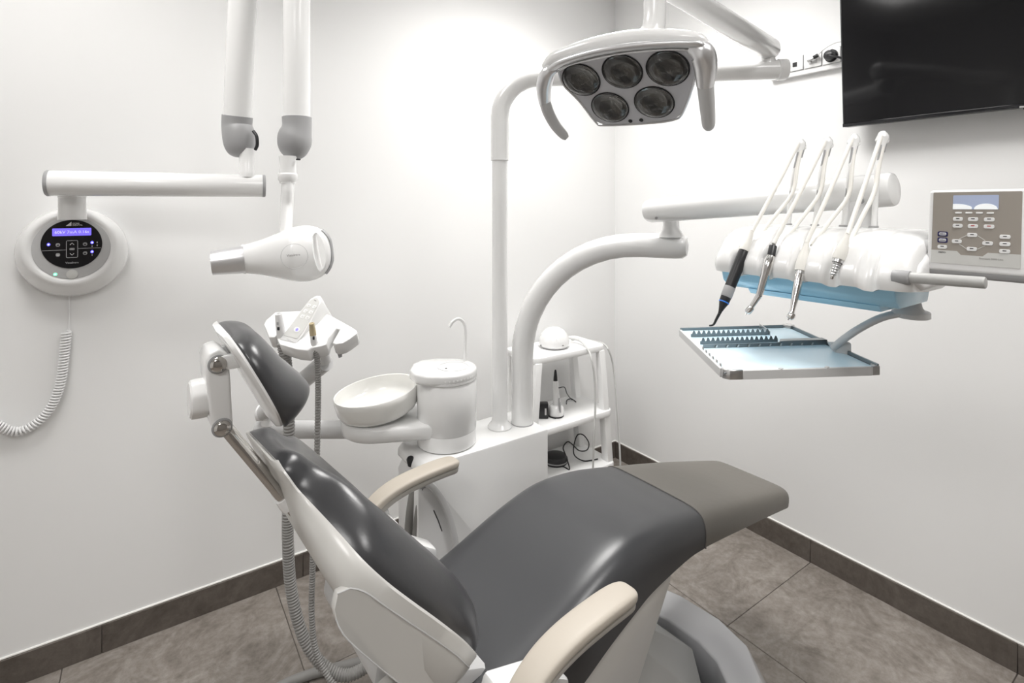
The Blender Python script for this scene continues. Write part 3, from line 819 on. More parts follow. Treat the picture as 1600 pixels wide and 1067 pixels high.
# head body: profile lofted along Y, scalloped seats cut in the front lip
SEATS = [0.639, 0.577, 0.517, 0.4575, 0.399]
HY0, HY1 = 0.335, 0.70
def head_ring(yv):
    sdp = 0.0
    for s in SEATS:
        sdp = max(sdp, math.exp(-((yv - s) / 0.0125) ** 4))
    e = min(1.0, (HY1 - yv) / 0.035, (yv - HY0) / 0.03)
    e = max(0.0, e); rd = (1 - (1 - e) ** 2) ** .5
    dz = -0.014 * (1 - rd); dxf = 0.022 * (1 - rd)
    c = sdp
    P_ = [(1.010 + dxf + .008 * c, 1.258 - 0.006 * c), (1.006 + dxf + .012 * c, 1.270 - 0.006 * c), (1.008 + dxf + .014 * c, 1.283 - .006 * c), (1.018 + dxf + .013 * c, 1.301 - .006 * c + dz * .5), (1.034 + dxf + .009 * c, 1.322 - .007 * c + dz), (1.056 + dxf * .5 + .005 * c, 1.339 - .006 * c + dz), (1.085 + .002 * c, 1.349 - .002 * c + dz),
          (1.12, 1.354 + dz), (1.15, 1.356 + dz), (1.185, 1.354 + dz), (1.202, 1.345 + dz), (1.208, 1.325), (1.208, 1.290), (1.202, 1.265), (1.15, 1.254), (1.08, 1.254)]
    return [V((a, yv, b)) for a, b in P_]
ys = [HY1 - (HY1 - HY0) * k / 110 for k in range(111)]
put('head_body', loft([head_ring(yv) for yv in ys]), 'white', dl, sharp=60)
# grey end cap on the right, blue film on the underside
put('film_cover', prism([(1.030, 1.262), (1.036, 1.238), (1.055, 1.222), (1.18, 1.222), (1.195, 1.255), (1.15, 1.262)], (0, HY0 + 0.03, 0), X, Z, Y * (HY1 - HY0 - 0.04), 0.004), 'blue_film', dl, label='pale blue protective film under the head')
put('under_tray', prism([(1.05, 1.224), (1.06, 1.212), (1.16, 1.212), (1.17, 1.224)], (0, HY0 + 0.06, 0), X, Z, Y * (HY1 - HY0 - 0.12), 0.002), 'blue_film', dl, label='lower blue film tray')
put('head_end', prism([(1.022, 1.27), (1.04, 1.30), (1.08, 1.322), (1.14, 1.33), (1.18, 1.325), (1.19, 1.28), (1.16, 1.262), (1.05, 1.258)], (0, HY0 - 0.006, 0), X, Z, Y * 0.03, 0.008, 3), 'white_satin', dl)
# handle bar
h0 = pX(1418, 434, 1.016); h1 = pX(1541, 442, 1.016)
put('handle_bar', cyl(h0 + Y * 0.02, h1, 0.0088, 24, 0.002), 'hgrey', dl, label='grey handle bar')
put('handle_collar', cyl(h0 + Y * 0.02, h0 - Y * 0.004, 0.0115, 24, 0.001), 'mgrey', dl)
# whip arms (instrument hose lifters)
WH = []
for i in range(4):
    yv = (0.644, 0.585, 0.527, 0.469)[i]
    b0 = pX((1231, 1273, 1318, 1365)[i], (352, 352, 354, 356)[i], 1.180); b0.z = 1.352
    u_, v_ = ((1252, 226), (1294, 223), (1336, 219), (1381, 215))[i]
    tip = pX(u_, v_, 1.222)
    mid = pX((1240, 1283, 1328, 1371)[i], (275, 272, 268, 264)[i], 1.192)
    wp = put('whip_arm', tube([(*b0, .0052), (*lerp(b0, mid, .5), .0050), (*mid, .0046), (*lerp(mid, tip, .5), .0046), (*lerp(mid, tip, .8), .006), (*tip, .009), (*(tip + Z * .008), .0065), (*(tip + Z * .012), .002)], .005, 14, res=3, flat=(1, 1.25)), 'white', dl)
    put('whip_spring', tube([lerp(b0, mid, .55) - X * .006, lerp(mid, tip, .3) - X * .006, lerp(mid, tip, .75) - X * .006], .0022, 8), 'mgrey', wp)
    put('whip_foot', lathe(b0 + Z * 0.003, Z, [(0.0085, 0), (0.0085, 0.003), (0.006, 0.004)], 16), 'mgrey', wp)
    gt = tip + Z * .004
    put('hose_guide', prism3([gt + R * (-.012) - Z * .010, gt + R * (-.002) + Z * .010, gt + R * .006 + Z * .010, gt + R * .014 - Z * .010, gt + R * .010 - Z * .016, gt - R * .006 - Z * .014], F * .012, .002, 1), 'white', wp)
    put('guide_slot', prism3([gt - R * .002 - Z * .0155 + F * .002, gt + R * .009 - Z * .0155 + F * .002, gt + R * .004 - Z * .034 + F * .002], F * .006, .0005, 1), 'mgrey', wp)
    WH.append((b0, mid, tip))
# keypad console
kx = 1.075
K00, K10, K11, K01 = [pX(u, v, x_) for u, v, x_ in ((1467, 414, kx), (1584, 433, kx), (1595, 303, kx + .012), (1471, 304, kx + .012))]
kc = (K00 + K10 + K11 + K01) / 4
ku = -Y
kv = (Z + X * 0.10).normalized()
kn_ = ku.cross(kv).normalized()          # towards the chair's head end
KW, KH = 0.1235, 0.1325
kc = pX(1524, 361, kx)
console = put('console_body', prism(rrect(KW, KH, 0.006), kc - kn_ * 0.026, ku, kv, kn_ * 0.026, 0.004, 3, 40), 'white_satin', dl)
put('console_chin', prism([(0.004, 0.0), (0.024, 0.0), (0.020, -0.011), (0.006, -0.011)], kc - kn_ * 0.024 - kv * (KH / 2 - .002) - ku * (KW / 2 - .002), kn_, kv, ku * (KW - .004), 0.003), 'mgrey', console, label='grey sloping chin')
def kp(a, b, off=0.0): return kc + ku * a + kv * b + kn_ * off
FW, FH = 0.109, 0.116
put('keypad_foil', prism(rrect(FW, FH, 0.0015, 2), kp(-0.001, 0.004, -0.0005), ku, kv, kn_ * 0.0012), 'taupe_panel', console, label='taupe keypad foil')
put('foil_strip', prism([(-FW / 2, -FH / 2), (FW / 2, -FH / 2), (FW / 2, -FH / 2 + .021), (0.017, -FH / 2 + .021), (0.011, -FH / 2 + .015), (-0.016, -FH / 2 + .015), (-0.021, -FH / 2 + .021), (-FW / 2, -FH / 2 + .021)], kp(-0.001, 0.004, 0.0005), ku, kv, kn_ * 0.0005), 'foil_grey', console, label='light grey foil strip')
def key(a, b, w__=.0125, h__=.0062, m='key', ink='ink', pr=True):
    o = put('key', prism(rrect(w__, h__, min(h__ * .35, .002), 3), kp(a, b, .0004), ku, kv, kn_ * 0.0016, .0004, 1), m, console)
    if pr:
        put('key_print', prism(rrect(w__ * .36, h__ * .22, h__ * .05, 2), kp(a, b + h__ * .12, .0019), ku, kv, kn_ * .0003), ink, o)
    return o
disp = put('console_display', prism(rrect(0.056, 0.0225, .001, 2), kp(-.001, 0.0455, .0004), ku, kv, kn_ * .0008), 'lcd_grey', console, label='grey blue console display')
def hill(c, wd, ht, a0, a1):
    pts = [(a0, 0)]
    for k in range(15):
        x_ = a0 + (a1 - a0) * k / 14
        t = (x_ - c) / wd
        pts.append((x_, ht * max(0.02, 1 - t * t) ** .5 if abs(t) < 1 else 0.0003))
    return pts + [(a1, 0)]
put('display_glare_area', join(prism(hill(-.024, .022, .0085, -.028, -.004), kp(-.001, .0343, .0012), ku, kv, kn_ * .0003), prism(hill(.013, .0145, .009, -.001, .0275), kp(-.001, .0343, .0012), ku, kv, kn_ * .0003)), 'lcd_glare', disp, label='white glare shapes put on the display')  # glare put in as white, faintly glowing shapes on the display
for a in (-.0215, -.0085, .0045, .0175):
    key(a, .0285, .0085, .0026, pr=False)
for j, b in enumerate((.0185, .0075)):
    for i, a in enumerate((-.022, -.003, .0165)):
        key(a, b, ink='red_ink' if (j == 1 and i > 0) else 'ink')
key(-.0035, -.0065); key(-.0225, -.0175); key(.0155, -.0185); key(-.0035, -.0285)
for b in (-.0075, -.0185, -.0295): key(.0355, b)
for b in (-.0065, -.0165):
    put('key_frame', prism(rrect(.0135, .0082, .002, 3), kp(-.041, b, .0003), ku, kv, kn_ * .0012), 'navy', console)
    key(-.041, b, .0096, .0046, pr=False)
    put('lettering', text('AERO' if b > -.01 else 'ZERO', .0032, kp(-.041, b, .0022), ku, kv), 'navy', console)
key(-.041, -.0275)
for a0, b0_, a1, b1_ in ((-.0195, -.0135, -.0105, -.0075), (.0035, -.0075, .0125, -.0145), (-.0195, -.0215, -.0105, -.0285), (.0035, -.0285, .0125, -.0225)):
    put('key_link_line', tube([kp(a0, b0_, .0006), kp(a1, b1_, .0006)], .0005, 6), 'foil_grey', console)
put('lettering', text('MEMO', .0034, kp(-.041, -.0365, .0009), ku, kv), 'ink', console)
put('lettering', text('Anthos 3000 Line', .0036, kp(.018, -.0425, .0009), ku, kv) if False else text('Premium 3000 Line', .0036, kp(.020, -.0425, .0009), ku, kv), 'grey_ink', console)
ca = kp(-KW / 2 + .004, -.028, -.014)
put('console_arm', cyl(ca - ku * 0.055, ca, 0.0125, 24), 'lgrey', dl)
put('console_arm_ring', cyl(ca - ku * 0.050, ca - ku * .044, 0.0135, 24), 'mgrey', dl)
# tray arm
ta0 = pD(1420, 462, 0.985)
put('tray_arm_post', lathe(V((ta0.x, ta0.y, 1.235)), -Z, [(0.017, 0), (0.018, .012), (0.021, .025), (0.027, .034), (0.027, .036)], 28), 'lgrey', dl)
tz = 1.195
ta = [pD(1436, 491, .97), pD(1412, 489, .985), pD(1378, 496, 1.005), pD(1345, 512, 1.03), pD(1318, 530, 1.06), pD(1304, 542, 1.08)]
put('tray_arm', tube(ta, 0.0075, 16, res=5, flat=(.95, 1.5), up=Z), 'lgrey', dl)
put('tray_arm_disc', lathe(V((ta0.x + .006, ta0.y - .004, 1.19)), Z, [(0.024, 0), (0.0275, .002), (0.0275, .012), (0.024, .014)], 28), 'lgrey', dl)
put('tray_bracket', prism3([pD(1290, 533, 1.09), pD(1325, 533, 1.07), pD(1325, 556, 1.07), pD(1306, 556, 1.085)], V((0.0, 0.0, 0)) - F * 0.012, .003), 'lgrey', dl)

# ================================================================== INSTRUMENT TRAY
TZ = 1.098
c_fl, c_fr, c_br, c_bl = pZ(1132, 584, TZ), pZ(1372, 577, TZ), pZ(1233, 513, TZ), pZ(1063, 518, TZ)
tc_ = (c_fl + c_fr + c_br + c_bl) / 4
tray = thing('instrument_tray', (tc_.x, tc_.y, TZ), 'rectangular steel instrument tray with pale blue liner under the handpieces', 'tray')
tu = (c_fr - c_fl); tv = ((c_bl - c_fl) + (c_br - c_fr)) / 2
def tp(a, b, h=0.0):                    # a across 0..1, b away 0..1
    return lerp(lerp(c_fl, c_fr, a), lerp(c_bl, c_br, a), b) + Z * h
put('tray_floor', prism3([tp(0, 0), tp(1, 0), tp(1, 1), tp(0, 1)], Z * 0.0015), 'tray_steel', tray)
put('tray_liner', prism3([tp(.012, .012, .0016), tp(.988, .012, .0016), tp(.988, .988, .0016), tp(.012, .988, .0016)], Z * 0.0012), 'blue_pad', tray, label='pale blue tray liner')
def wallseg(p, q, h0_, h1_, th, m, nm, **k):
    d_ = (q - p).normalized(); nn = d_.cross(Z)
    return put(nm, prism3([p + Z * h0_ - nn * th / 2, q + Z * h0_ - nn * th / 2, q + Z * h1_ - nn * th / 2, p + Z * h1_ - nn * th / 2], nn * th, .0006, 1), m, tray, **k)
fr_ = wallseg(tp(.11, -.004), tp(.95, -.004), -.010, .006, .006, 'lgrey', 'tray_rail', label='pale grey front rail')
lf_ = wallseg(tp(-.004, .04), tp(-.004, .985), -.010, .006, .006, 'lgrey', 'tray_rail', label='pale grey left rail')
wallseg(tp(.0, 1.0), tp(1.0, 1.0), -.004, .009, .004, 'tray_steel', 'tray_rail')
wallseg(tp(1.0, .0), tp(1.0, 1.0), -.006, .010, .004, 'tray_steel', 'tray_rail')
for (a, b) in ((0.0, 0.0), (1.0, 0.0)):
    c = tp(a, b)
    s = 1 if a == 0 else -1
    pts = [tp(a - s * .006, b + .05), tp(a - s * .006, b + .02), tp(a + s * .03, b - .014), tp(a + s * .115, b - .014), tp(a + s * .115, b + .006), tp(a + s * .04, b + .01), tp(a + s * .012, b + .03), tp(a + s * .012, b + .05)] if a == 0 else \
          [tp(1.008, .05), tp(1.008, -.008), tp(.952, -.012), tp(.952, .006), tp(.985, .008), tp(.985, .05)]
    put('tray_corner', prism3([p - Z * .010 for p in pts], Z * .017, .001, 1), 'steel', tray, label='dark steel tray corner')
for (a, b) in ((1.0, 1.0),):
    put('tray_corner', box(tp(.985, .985, .003), (.02, .02, .016), .002), 'steel', tray)
# sawtooth instrument racks
def saw(p, q, nteeth, h, th=0.0012):
    d_ = q - p; nn = d_.normalized().cross(Z) * th
    top = []
    for k in range(nteeth):
        for t, hh in ((0.0, h * .45), (.25, h * .5), (.5, h), (.75, h * .95)):
            top.append(p + d_ * ((k + t) / nteeth) + Z * hh)
    pts = [p, *top, q + Z * h * .45, q]
    n = len(pts)
    # quads from base line to top line
    vs, fs = [], []
    for k, tpt in enumerate(top + [q + Z * h * .45]):
        f_ = (tpt - p).dot(d_) / d_.length_squared
        b_ = p + d_ * f_
        vs += [b_, tpt, b_ + nn, tpt + nn]
    for k in range(len(top)):
        i = 4 * k; j = 4 * (k + 1)
        fs += [(i, j, j + 1, i + 1), (i + 2, i + 3, j + 3, j + 2), (i + 1, j + 1, j + 3, i + 3), (i, i + 2, j + 2, j)]
    fs += [(0, 1, 3, 2), (4 * len(top), 4 * len(top) + 2, 4 * len(top) + 3, 4 * len(top) + 1)]
    return vs, fs
put('sawtooth_rack', saw(tp(.03, .80, .0028), tp(.70, .80, .0028), 16, .014), 'tray_steel', tray)
put('sawtooth_rack', saw(tp(.04, .60, .0028), tp(.66, .60, .0028), 16, .014), 'tray_steel', tray)
put('rack_end_plate', prism3([tp(.695, .78, .0028), tp(.695, .95, .0028), tp(.695, .95, .018), tp(.695, .78, .012)], tu.normalized() * .0015), 'steel', tray)
put('tray_divider', join(
    prism3([tp(.03, .50, .0028), tp(1.0, .50, .0028), tp(1.0, .50, .013), tp(.66, .50, .013), tp(.60, .50, .010), tp(.03, .50, .010)], tv.normalized() * .0015),
    prism3([tp(.62, .50, .012), tp(1.0, .50, .012), tp(1.0, .56, .012), tp(.66, .56, .012)], Z * .001)), 'tray_steel', tray)
for k in range(10):
    a = .12 + k * .083
    put('divider_tab', prism3([tp(a, .492, .003), tp(a + .012, .492, .003), tp(a + .02, .492, .0085), tp(a + .008, .492, .0085)], tv.normalized() * .0015), 'steel', tray)
for k in range(6):
    b = .08 + k * .07
    put('rail_tab', prism3([tp(.006, b, .002), tp(.006, b + .03, .002), tp(.006, b + .03, .010), tp(.006, b + .01, .010)], tu.normalized() * .002), 'steel', tray)
for k in range(2):
    put('rail_tab', box(tp(.36 + .30 * k, -.002, .0065), (.008, .006, .003), .001), 'lgrey', tray)

# ================================================================== HANDPIECES (each with its own hose)
def hose_pair(i, par, tail, m='hose_white'):
    b0, mid, tip = WH[i]
    t_ = tip + V((-.006, .002, .004))
    sag = lerp(tail, t_, .5) + V((-.002, 0, -.004))
    put('hose', tube([t_ + V((.006, 0, .004)), t_, lerp(t_, tail, .25) + V((-.001, 0, -.002)), sag, lerp(t_, tail, .8), tail], .0041, 12, res=4), m, par)
    low = pX((1177, 1222, 1269, 1324)[i], (381, 383, 384, 386)[i], 1.045)
    mid2 = pX((1238, 1281, 1326, 1366)[i], (302, 302, 305, 300)[i], 1.165)
    put('return_hose', tube([t_ + V((.006, -.003, -.006)), lerp(t_, mid2, .5) + V((.004, -.001, 0)), mid2, lerp(mid2, low, .5), low], .0040, 12, res=4), m, par)
# 1 scaler, black
def axis_prof(p, q, prof, n=20):
    return lathe(p, q - p, [(r_, h * (q - p).length) for r_, h in prof], n)
S1 = pX(1163, 392, 1.022); E1 = pX(1124, 490, .958); T1 = pX(1115, 507, .950)
hp1 = thing('scaler_handpiece', S1, 'black scaler handpiece with blue ring, first in the instrument row', 'handpiece')
ax1 = (E1 - S1).normalized(); L1 = (E1 - S1).length
tail1 = S1 - ax1 * .045
put('tail_collar', axis_prof(tail1, S1, [(.0045, 0), (.0052, .1), (.0075, .55), (.0105, .8), (.0112, 1)]), 'hose_white', hp1)
put('body', axis_prof(S1, lerp(S1, E1, .58), [(.0095, 0), (.0108, .04), (.0112, .5), (.0108, 1)]), 'black', hp1)
put('grey_sleeve', axis_prof(lerp(S1, E1, .58), lerp(S1, E1, .74), [(.0108, 0), (.0112, .06), (.0112, .94), (.0105, 1)]), 'mgrey', hp1)
bandp = lerp(S1, E1, .82)
put('front_cone', axis_prof(lerp(S1, E1, .74), E1, [(.0104, 0), (.0098, .3), (.0062, .6), (.0038, .85), (.0030, 1)]), 'black', hp1)
put('blue_ring', axis_prof(bandp - ax1 * .0012, bandp + ax1 * .0012, [(.0098, 0), (.0104, .3), (.0100, 1)]), 'blue_ring', hp1)
put('tip', tube([(*E1, .003), (*lerp(E1, T1, .6), .0026), (*T1, .0022), (*(T1 + V((-.008, .004, -.002))), .0018)], .003, 10, res=2), 'black', hp1)
hose_pair(0, hp1, tail1)
# 2 contra-angle, chrome with black collar
S2 = pX(1208, 384, 1.028); C2 = pX(1205, 400, 1.018); N2 = pX(1186, 462, .985); T2 = pX(1171, 484, .975)
hp2 = thing('contra_angle_handpiece', S2, 'silver contra-angle handpiece with black collar, second in the instrument row', 'handpiece')
a2 = (N2 - S2).normalized()
tail2 = S2 - a2 * .004
put('black_collar', axis_prof(S2, C2 + a2 * .006, [(.0066, 0), (.0074, .05), (.0074, 1)]), 'black', hp2)
put('body', axis_prof(C2, N2, [(.0078, 0), (.0104, .12), (.0105, .3), (.0086, .5), (.0084, .52), (.0074, .7), (.0058, 1)], 24), 'bright_chrome', hp2)
put('head_neck', axis_prof(N2 - a2 * .001, T2, [(.0058, 0), (.005, .3), (.0044, .85), (.005, 1)], 20), 'bright_chrome', hp2)
hx = V((-.5, .35, -.75)).normalized()
put('head', lathe(T2 - hx * .007, hx, [(.004, 0), (.0062, .001), (.0064, .011), (.0045, .0145), (.0022, .0155), (.0012, .0156), (.001, .02)], 20), 'bright_chrome', hp2)
hose_pair(1, hp2, tail2)
# 3 turbine, slim chrome
S3 = pX(1251, 424, 1.012); T3 = pX(1237, 490, .975)
hp3 = thing('turbine_handpiece', S3, 'slim silver turbine handpiece with round head, third in the instrument row', 'handpiece')
a3 = (T3 - S3).normalized()
tail3 = S3 - a3 * .058
put('hose_tail', axis_prof(tail3, S3, [(.0045, 0), (.0052, .15), (.0095, .5), (.0112, .75), (.0105, 1)]), 'hose_white', hp3)
put('knurled_ring', axis_prof(S3 - a3 * .004, S3 + a3 * .006, [(.0082, 0), (.0088, .2), (.0082, .45), (.0088, .7), (.0082, 1)]), 'steel', hp3)
put('body', axis_prof(S3 + a3 * .004, T3, [(.0082, 0), (.0086, .15), (.0072, .5), (.0046, .85), (.0042, 1)], 24), 'bright_chrome', hp3)
put('head', lathe(T3 + a3 * .004 - hx * .006, hx, [(.003, 0), (.0055, .001), (.0064, .004), (.0064, .009), (.005, .012), (.0015, .0125), (.001, .016)], 20), 'bright_chrome', hp3)
hose_pair(2, hp3, tail3)
# 4 bare coupling
S4 = pX(1310, 406, 1.016); T4 = pX(1301, 431, 1.002)
hp4 = thing('motor_coupling', S4, 'bare ribbed hose coupling without handpiece, fourth in the instrument row', 'handpiece')
a4 = (T4 - S4).normalized(); L4 = (T4 - S4).length
tail4 = S4 - a4 * .05
put('hose_tail', axis_prof(tail4, S4, [(.0045, 0), (.0052, .15), (.0098, .55), (.0108, .8), (.0098, 1)]), 'hose_white', hp4)
put('lock_ring', axis_prof(S4 - a4 * .003, S4 + a4 * .006, [(.0088, 0), (.0092, .3), (.0088, 1)]), 'steel', hp4)
rb_ = []
for k in range(5):
    t = k / 5
    rb_ += [(.0058 - .002 * t, t), (.0066 - .0022 * t, t + .06), (.0066 - .0022 * t, t + .12), (.0052 - .002 * t, t + .14), (.005 - .002 * t, t + .19)]
put('ribbed_nozzle', axis_prof(S4 + a4 * .006, T4, rb_ + [(.0028, 1)], 20), 'steel', hp4)
put('nozzle_tip', axis_prof(T4, T4 + a4 * .006, [(.0026, 0), (.0026, .8), (.0018, 1)], 14), 'chrome', hp4)
hose_pair(3, hp4, tail4)

# ================================================================== ASSISTANT HOLDER
AH = pD(500, 515, 1.44)
ah = thing('assistant_holder', AH, 'white assistant control holder with tilted keypad on a grey tube arm', 'holder')
t0 = V((0.80, 1.505, 0.693)); t1 = pD(404, 671, 1.66)
t0 = pD(690, 671, 1.66)
td = (t1 - t0).normalized()
put('swing_arm', tube([(*t0, .027), (*lerp(t0, t1, .5), .027), (*t1, .027), (*(t1 + td * .006), .025), (*(t1 + td * .009), .018)], .027, 24), 'lgrey', ah)
k0 = pD(412, 645, 1.645)
put('arm_knuckle', join(lathe(t1 - td * .035 + Z * .018, Z, [(.026, 0), (.026, .02), (.02, .03), (.018, .04)], 20), lathe(k0 - R * .02 + F * 0, R, [(.018, 0), (.024, .004), (.024, .036), (.018, .04)], 20)), 'white_satin', ah)
r1 = pD(508, 566, 1.47)
put('riser_tube', tube([k0, lerp(k0, r1, .5), r1], .0245, 22), 'lgrey', ah)
# holder body in its own frame: a along the bar (image left-right), b up-slope, n outwards/up
ha = (R * 0.93 - F * 0.28 - Z * 0.20).normalized()
hn = (Z * 0.80 - F * 0.52 - R * 0.10); hn = (hn - ha * hn.dot(ha)).normalized()
hb = hn.cross(ha).normalized()
def hpt(u, v, off=0.0):
    r = ray(u, v); o = V((0, 0, EYE)); c = AH + hn * off
    return o + r * ((c - o).dot(hn) / r.dot(hn))
body_px = [(412, 507), (415, 500), (430, 487), (470, 485), (500, 487), (516, 492), (549, 510), (558, 516), (558, 521), (546, 530), (536, 536), (524, 538), (519, 535), (527, 521), (531, 514), (525, 513), (513, 528), (510, 538), (502, 541), (487, 543), (481, 548), (464, 546), (437, 538), (433, 530), (437, 520), (429, 527), (420, 527)]
hb_ = put('holder_body', prism3([hpt(u, v, .004) for u, v in body_px], -hn * 0.044, .004, 2, 40), 'white', ah)
tower_px = [(435, 534), (463, 541), (484, 510), (499, 475), (503, 466), (500, 461), (494, 461), (486, 465), (470, 484), (452, 510)]
# wedge keypad: high at the far end
lowp = [hpt(u, v, .004) for u, v in ((435, 534), (463, 541), (476, 524), (486, 508), (494, 496), (498, 489), (492, 486), (484, 488), (470, 494), (452, 510))]
topp = [hpt(u, v, .006) for u, v in ((435, 533), (463, 540), (474, 522), (484, 502))] 
wt = [pD(u, v, d) for u, v, d in ((436, 530, 1.405), (462, 537, 1.395), (474, 523, 1.41), (488, 500, 1.435), (499, 477, 1.455), (503, 467, 1.465), (500, 461, 1.47), (494, 461, 1.472), (485, 466, 1.468), (470, 485, 1.45), (452, 509, 1.425))]
wb = [pD(u, v, d) for u, v, d in ((437, 540, 1.42), (462, 546, 1.41), (478, 530, 1.43), (500, 512, 1.46), (520, 500, 1.50), (520, 495, 1.51), (512, 490, 1.52), (500, 489, 1.52), (490, 490, 1.51), (472, 500, 1.48), (454, 518, 1.45))]
cen = sum(wt, V((0, 0, 0))) / len(wt)
wnorm = (wt[0] - wt[5]).cross(wt[1] - wt[9]).normalized()
if wnorm.z < 0: wnorm = -wnorm
wt = [p - wnorm * (p - cen).dot(wnorm) for p in wt]
kpad = put('keypad_wedge', bevel(loft([wb, wt]), .003, 2, 40), 'white', ah)
foil = [cen + (p - cen) * .84 + wnorm * .0008 for p in wt]
put('keypad_foil', prism3(foil, wnorm * .0006), 'foil_grey', kpad, label='pale grey keypad foil')
wu = ((wt[5] + wt[6]) / 2 - (wt[0] + wt[1]) / 2).normalized(); wr = wu.cross(wnorm).normalized()
def on_w(u, v, off=.0014):
    r = ray(u, v); o = V((0, 0, EYE)); c = cen + wnorm * off
    return o + r * ((c - o).dot(wnorm) / r.dot(wnorm))
for (u, v) in ((482.5, 477.5), (491.5, 479.5), (477.5, 486), (486, 488), (472.5, 494.5), (480.5, 496.5)):
    put('key', prism(rrect(.0105, .0095, .002, 3), on_w(u, v, .0012), wr, wu, wnorm * .001), 'key', kpad)
    put('key_print', prism(rrect(.0060, .0055, .001, 2), on_w(u, v, .0021), wr, wu, wnorm * .0003), 'foil_grey', kpad)
put('key', prism(ellipse(.009, .007, 24), on_w(464, 515, .0012), wr, wu, wnorm * .001), 'key', kpad)
put('indicator_light', prism(ellipse(.0034, .0040, 20), on_w(464, 515, .0022), wr, wu, wnorm * .0005), 'led_blue', kpad, label='violet blue indicator')
put('key_print', prism(rrect(.008, .0025, .001, 2), on_w(492.5, 469.5, .0014), wr, wu, wnorm * .0003), 'grey_ink', kpad)
put('lettering', text('ASSISTANT', .0045, on_w(453, 532, .0014), wr, wu), 'pale_ink', kpad)
put('holder_knuckle', tube([pD(508, 566, 1.47), pD(505, 556, 1.465), pD(498, 545, 1.455)], .018, 18), 'white_satin', ah)
put('empty_socket', tube([(*pD(528, 535, 1.43), .008), (*pD(531, 553, 1.43), .006), (*pD(532, 558, 1.43), .005)], .008, 12), 'mgrey', ah)

# ------ suction handpieces with corrugated hoses
def corrugated(pts, r, pitch, amp, n=14):
    dense = [V(p[:3]) for p in smooth_path(pts, 260)]
    out = []; acc = 0.0; step = pitch / 4; k = 0
    out.append((*dense[0], r))
    last = dense[0]
    for p in dense[1:]:
        d_ = (p - last).length
        if d_ >= step:
            k += 1
            out.append((*p, r + (amp if k % 4 in (0, 1) else -amp)))
            last = p
    return tube(out, r, n)
sA = pD(441, 535, 1.425); sB = pD(435, 490, 1.405)
su1 = thing('suction_handpiece', sA, 'thick white suction handpiece with black slider and wide corrugated grey hose', 'suction handpiece', 'suction handpieces')
d1 = (sB - sA).normalized()
put('nozzle', axis_prof(sA, sB, [(.011, 0), (.0115, .2), (.0112, .6), (.0098, .8), (.0090, .97), (.0085, 1.0), (.0068, 1.0), (.0066, .93), (.001, .93)], 24), 'white_satin', su1)
fpos = lerp(sA, sB, .52) - F * .0112
put('slider', box(fpos, (.006, .005, .009), .001, 1, (R, F, Z)), 'black', su1, label='black slider')
put('slider_mark', box(lerp(sA, sB, .70) - F * .0112, (.005, .003, .008), .0005, 1, (R, F, Z)), 'mgrey', su1)
put('corrugated_hose', corrugated([sA, pD(446, 560, 1.43), pD(449, 600, 1.44), pD(452, 700, 1.45), pD(450, 790, 1.45), pD(450, 850, 1.45), pD(455, 920, 1.45), pD(472, 990, 1.44), pD(500, 1035, 1.43), pD(535, 1055, 1.43), pD(570, 1043, 1.44), pD(600, 1010, 1.46), pD(640, 985, 1.50)], .0145, .0072, .0011, 16), 'hose', su1)
sC = pD(492, 545, 1.40); sD = pD(487, 505, 1.385)
su2 = thing('saliva_ejector', sC, 'slim saliva ejector with tan nozzle and narrow ribbed grey hose', 'suction handpiece', 'suction handpieces')
put('handle', axis_prof(sC, lerp(sC, sD, .55), [(.0085, 0), (.009, .2), (.0088, 1)], 20), 'white_satin', su2)
put('nozzle', axis_prof(lerp(sC, sD, .55), sD, [(.0088, 0), (.0082, .4), (.0066, .85), (.0070, .9), (.0066, 1), (.004, 1), (.0038, .95), (.0005, .95)], 20), 'tan', su2, label='tan nozzle')
put('slider', box(lerp(sC, sD, .46) - F * .009 + R * .004, (.005, .004, .009), .001, 1, (R, F, Z)), 'black', su2, label='black slider')
put('ribbed_hose', corrugated([sC, pD(496, 565, 1.41), pD(497, 620, 1.42), pD(495, 720, 1.43), pD(490, 830, 1.43), pD(488, 900, 1.43), pD(487, 960, 1.42), pD(492, 1010, 1.41), pD(506, 1045, 1.40), pD(528, 1078, 1.39), pD(560, 1095, 1.39), pD(600, 1060, 1.40), pD(640, 1040, 1.45)], .0075, .0060, .0007, 12), 'hose', su2)
fh = [pZ(395, 1105, .0145), pZ(440, 1072, .0145), pZ(490, 1052, .0145), pZ(540, 1040, .0145), pZ(600, 1025, .0145), pZ(660, 1018, .0145)]
tag(put('supply_hose', tube([p - V((fh[2])) + V(fh[2]) for p in fh], .0135, 14, res=6), 'hose', origin=fh[2]), 'grey supply hose lying on the floor tiles beneath the chair back', 'hose')

# ================================================================== WALL X-RAY UNIT
XC = pY(113, 386, YW)
XC = V((-0.176, YW, 1.256))
xr = thing('xray_unit', XC, 'white wall-mounted dental x-ray unit with folding arms and a cone head', 'x-ray unit')
def stack(rows_, n=64):                # round rings whose centres climb as they leave the wall
    return loft([[XC + V((0, -d_, dz)) + X * (math.cos(2 * math.pi * k / n) * max(r_, 1e-5)) + Z * (math.sin(2 * math.pi * k / n) * max(r_, 1e-5)) for k in range(n)] for r_, d_, dz in rows_])
hs = put('wall_housing', stack([(.130, .0005, 0), (.134, .008, 0), (.134, .024, .002), (.130, .038, .005), (.122, .055, .010), (.114, .068, .014), (.107, .0745, .016), (.101, .0755, .016), (.095, .0735, .016), (.091, .070, .016), (0, .070, .016)]), 'white', xr, sharp=60)
fc = XC - Y * .0705 + Z * .016
put('face_ring', lathe(fc, -Y, [(.0905, 0), (.090, .0015), (0, .002)], 64), 'panel_face', hs, label='silver control face')
dcz = fc - Y * .002 + Z * .012
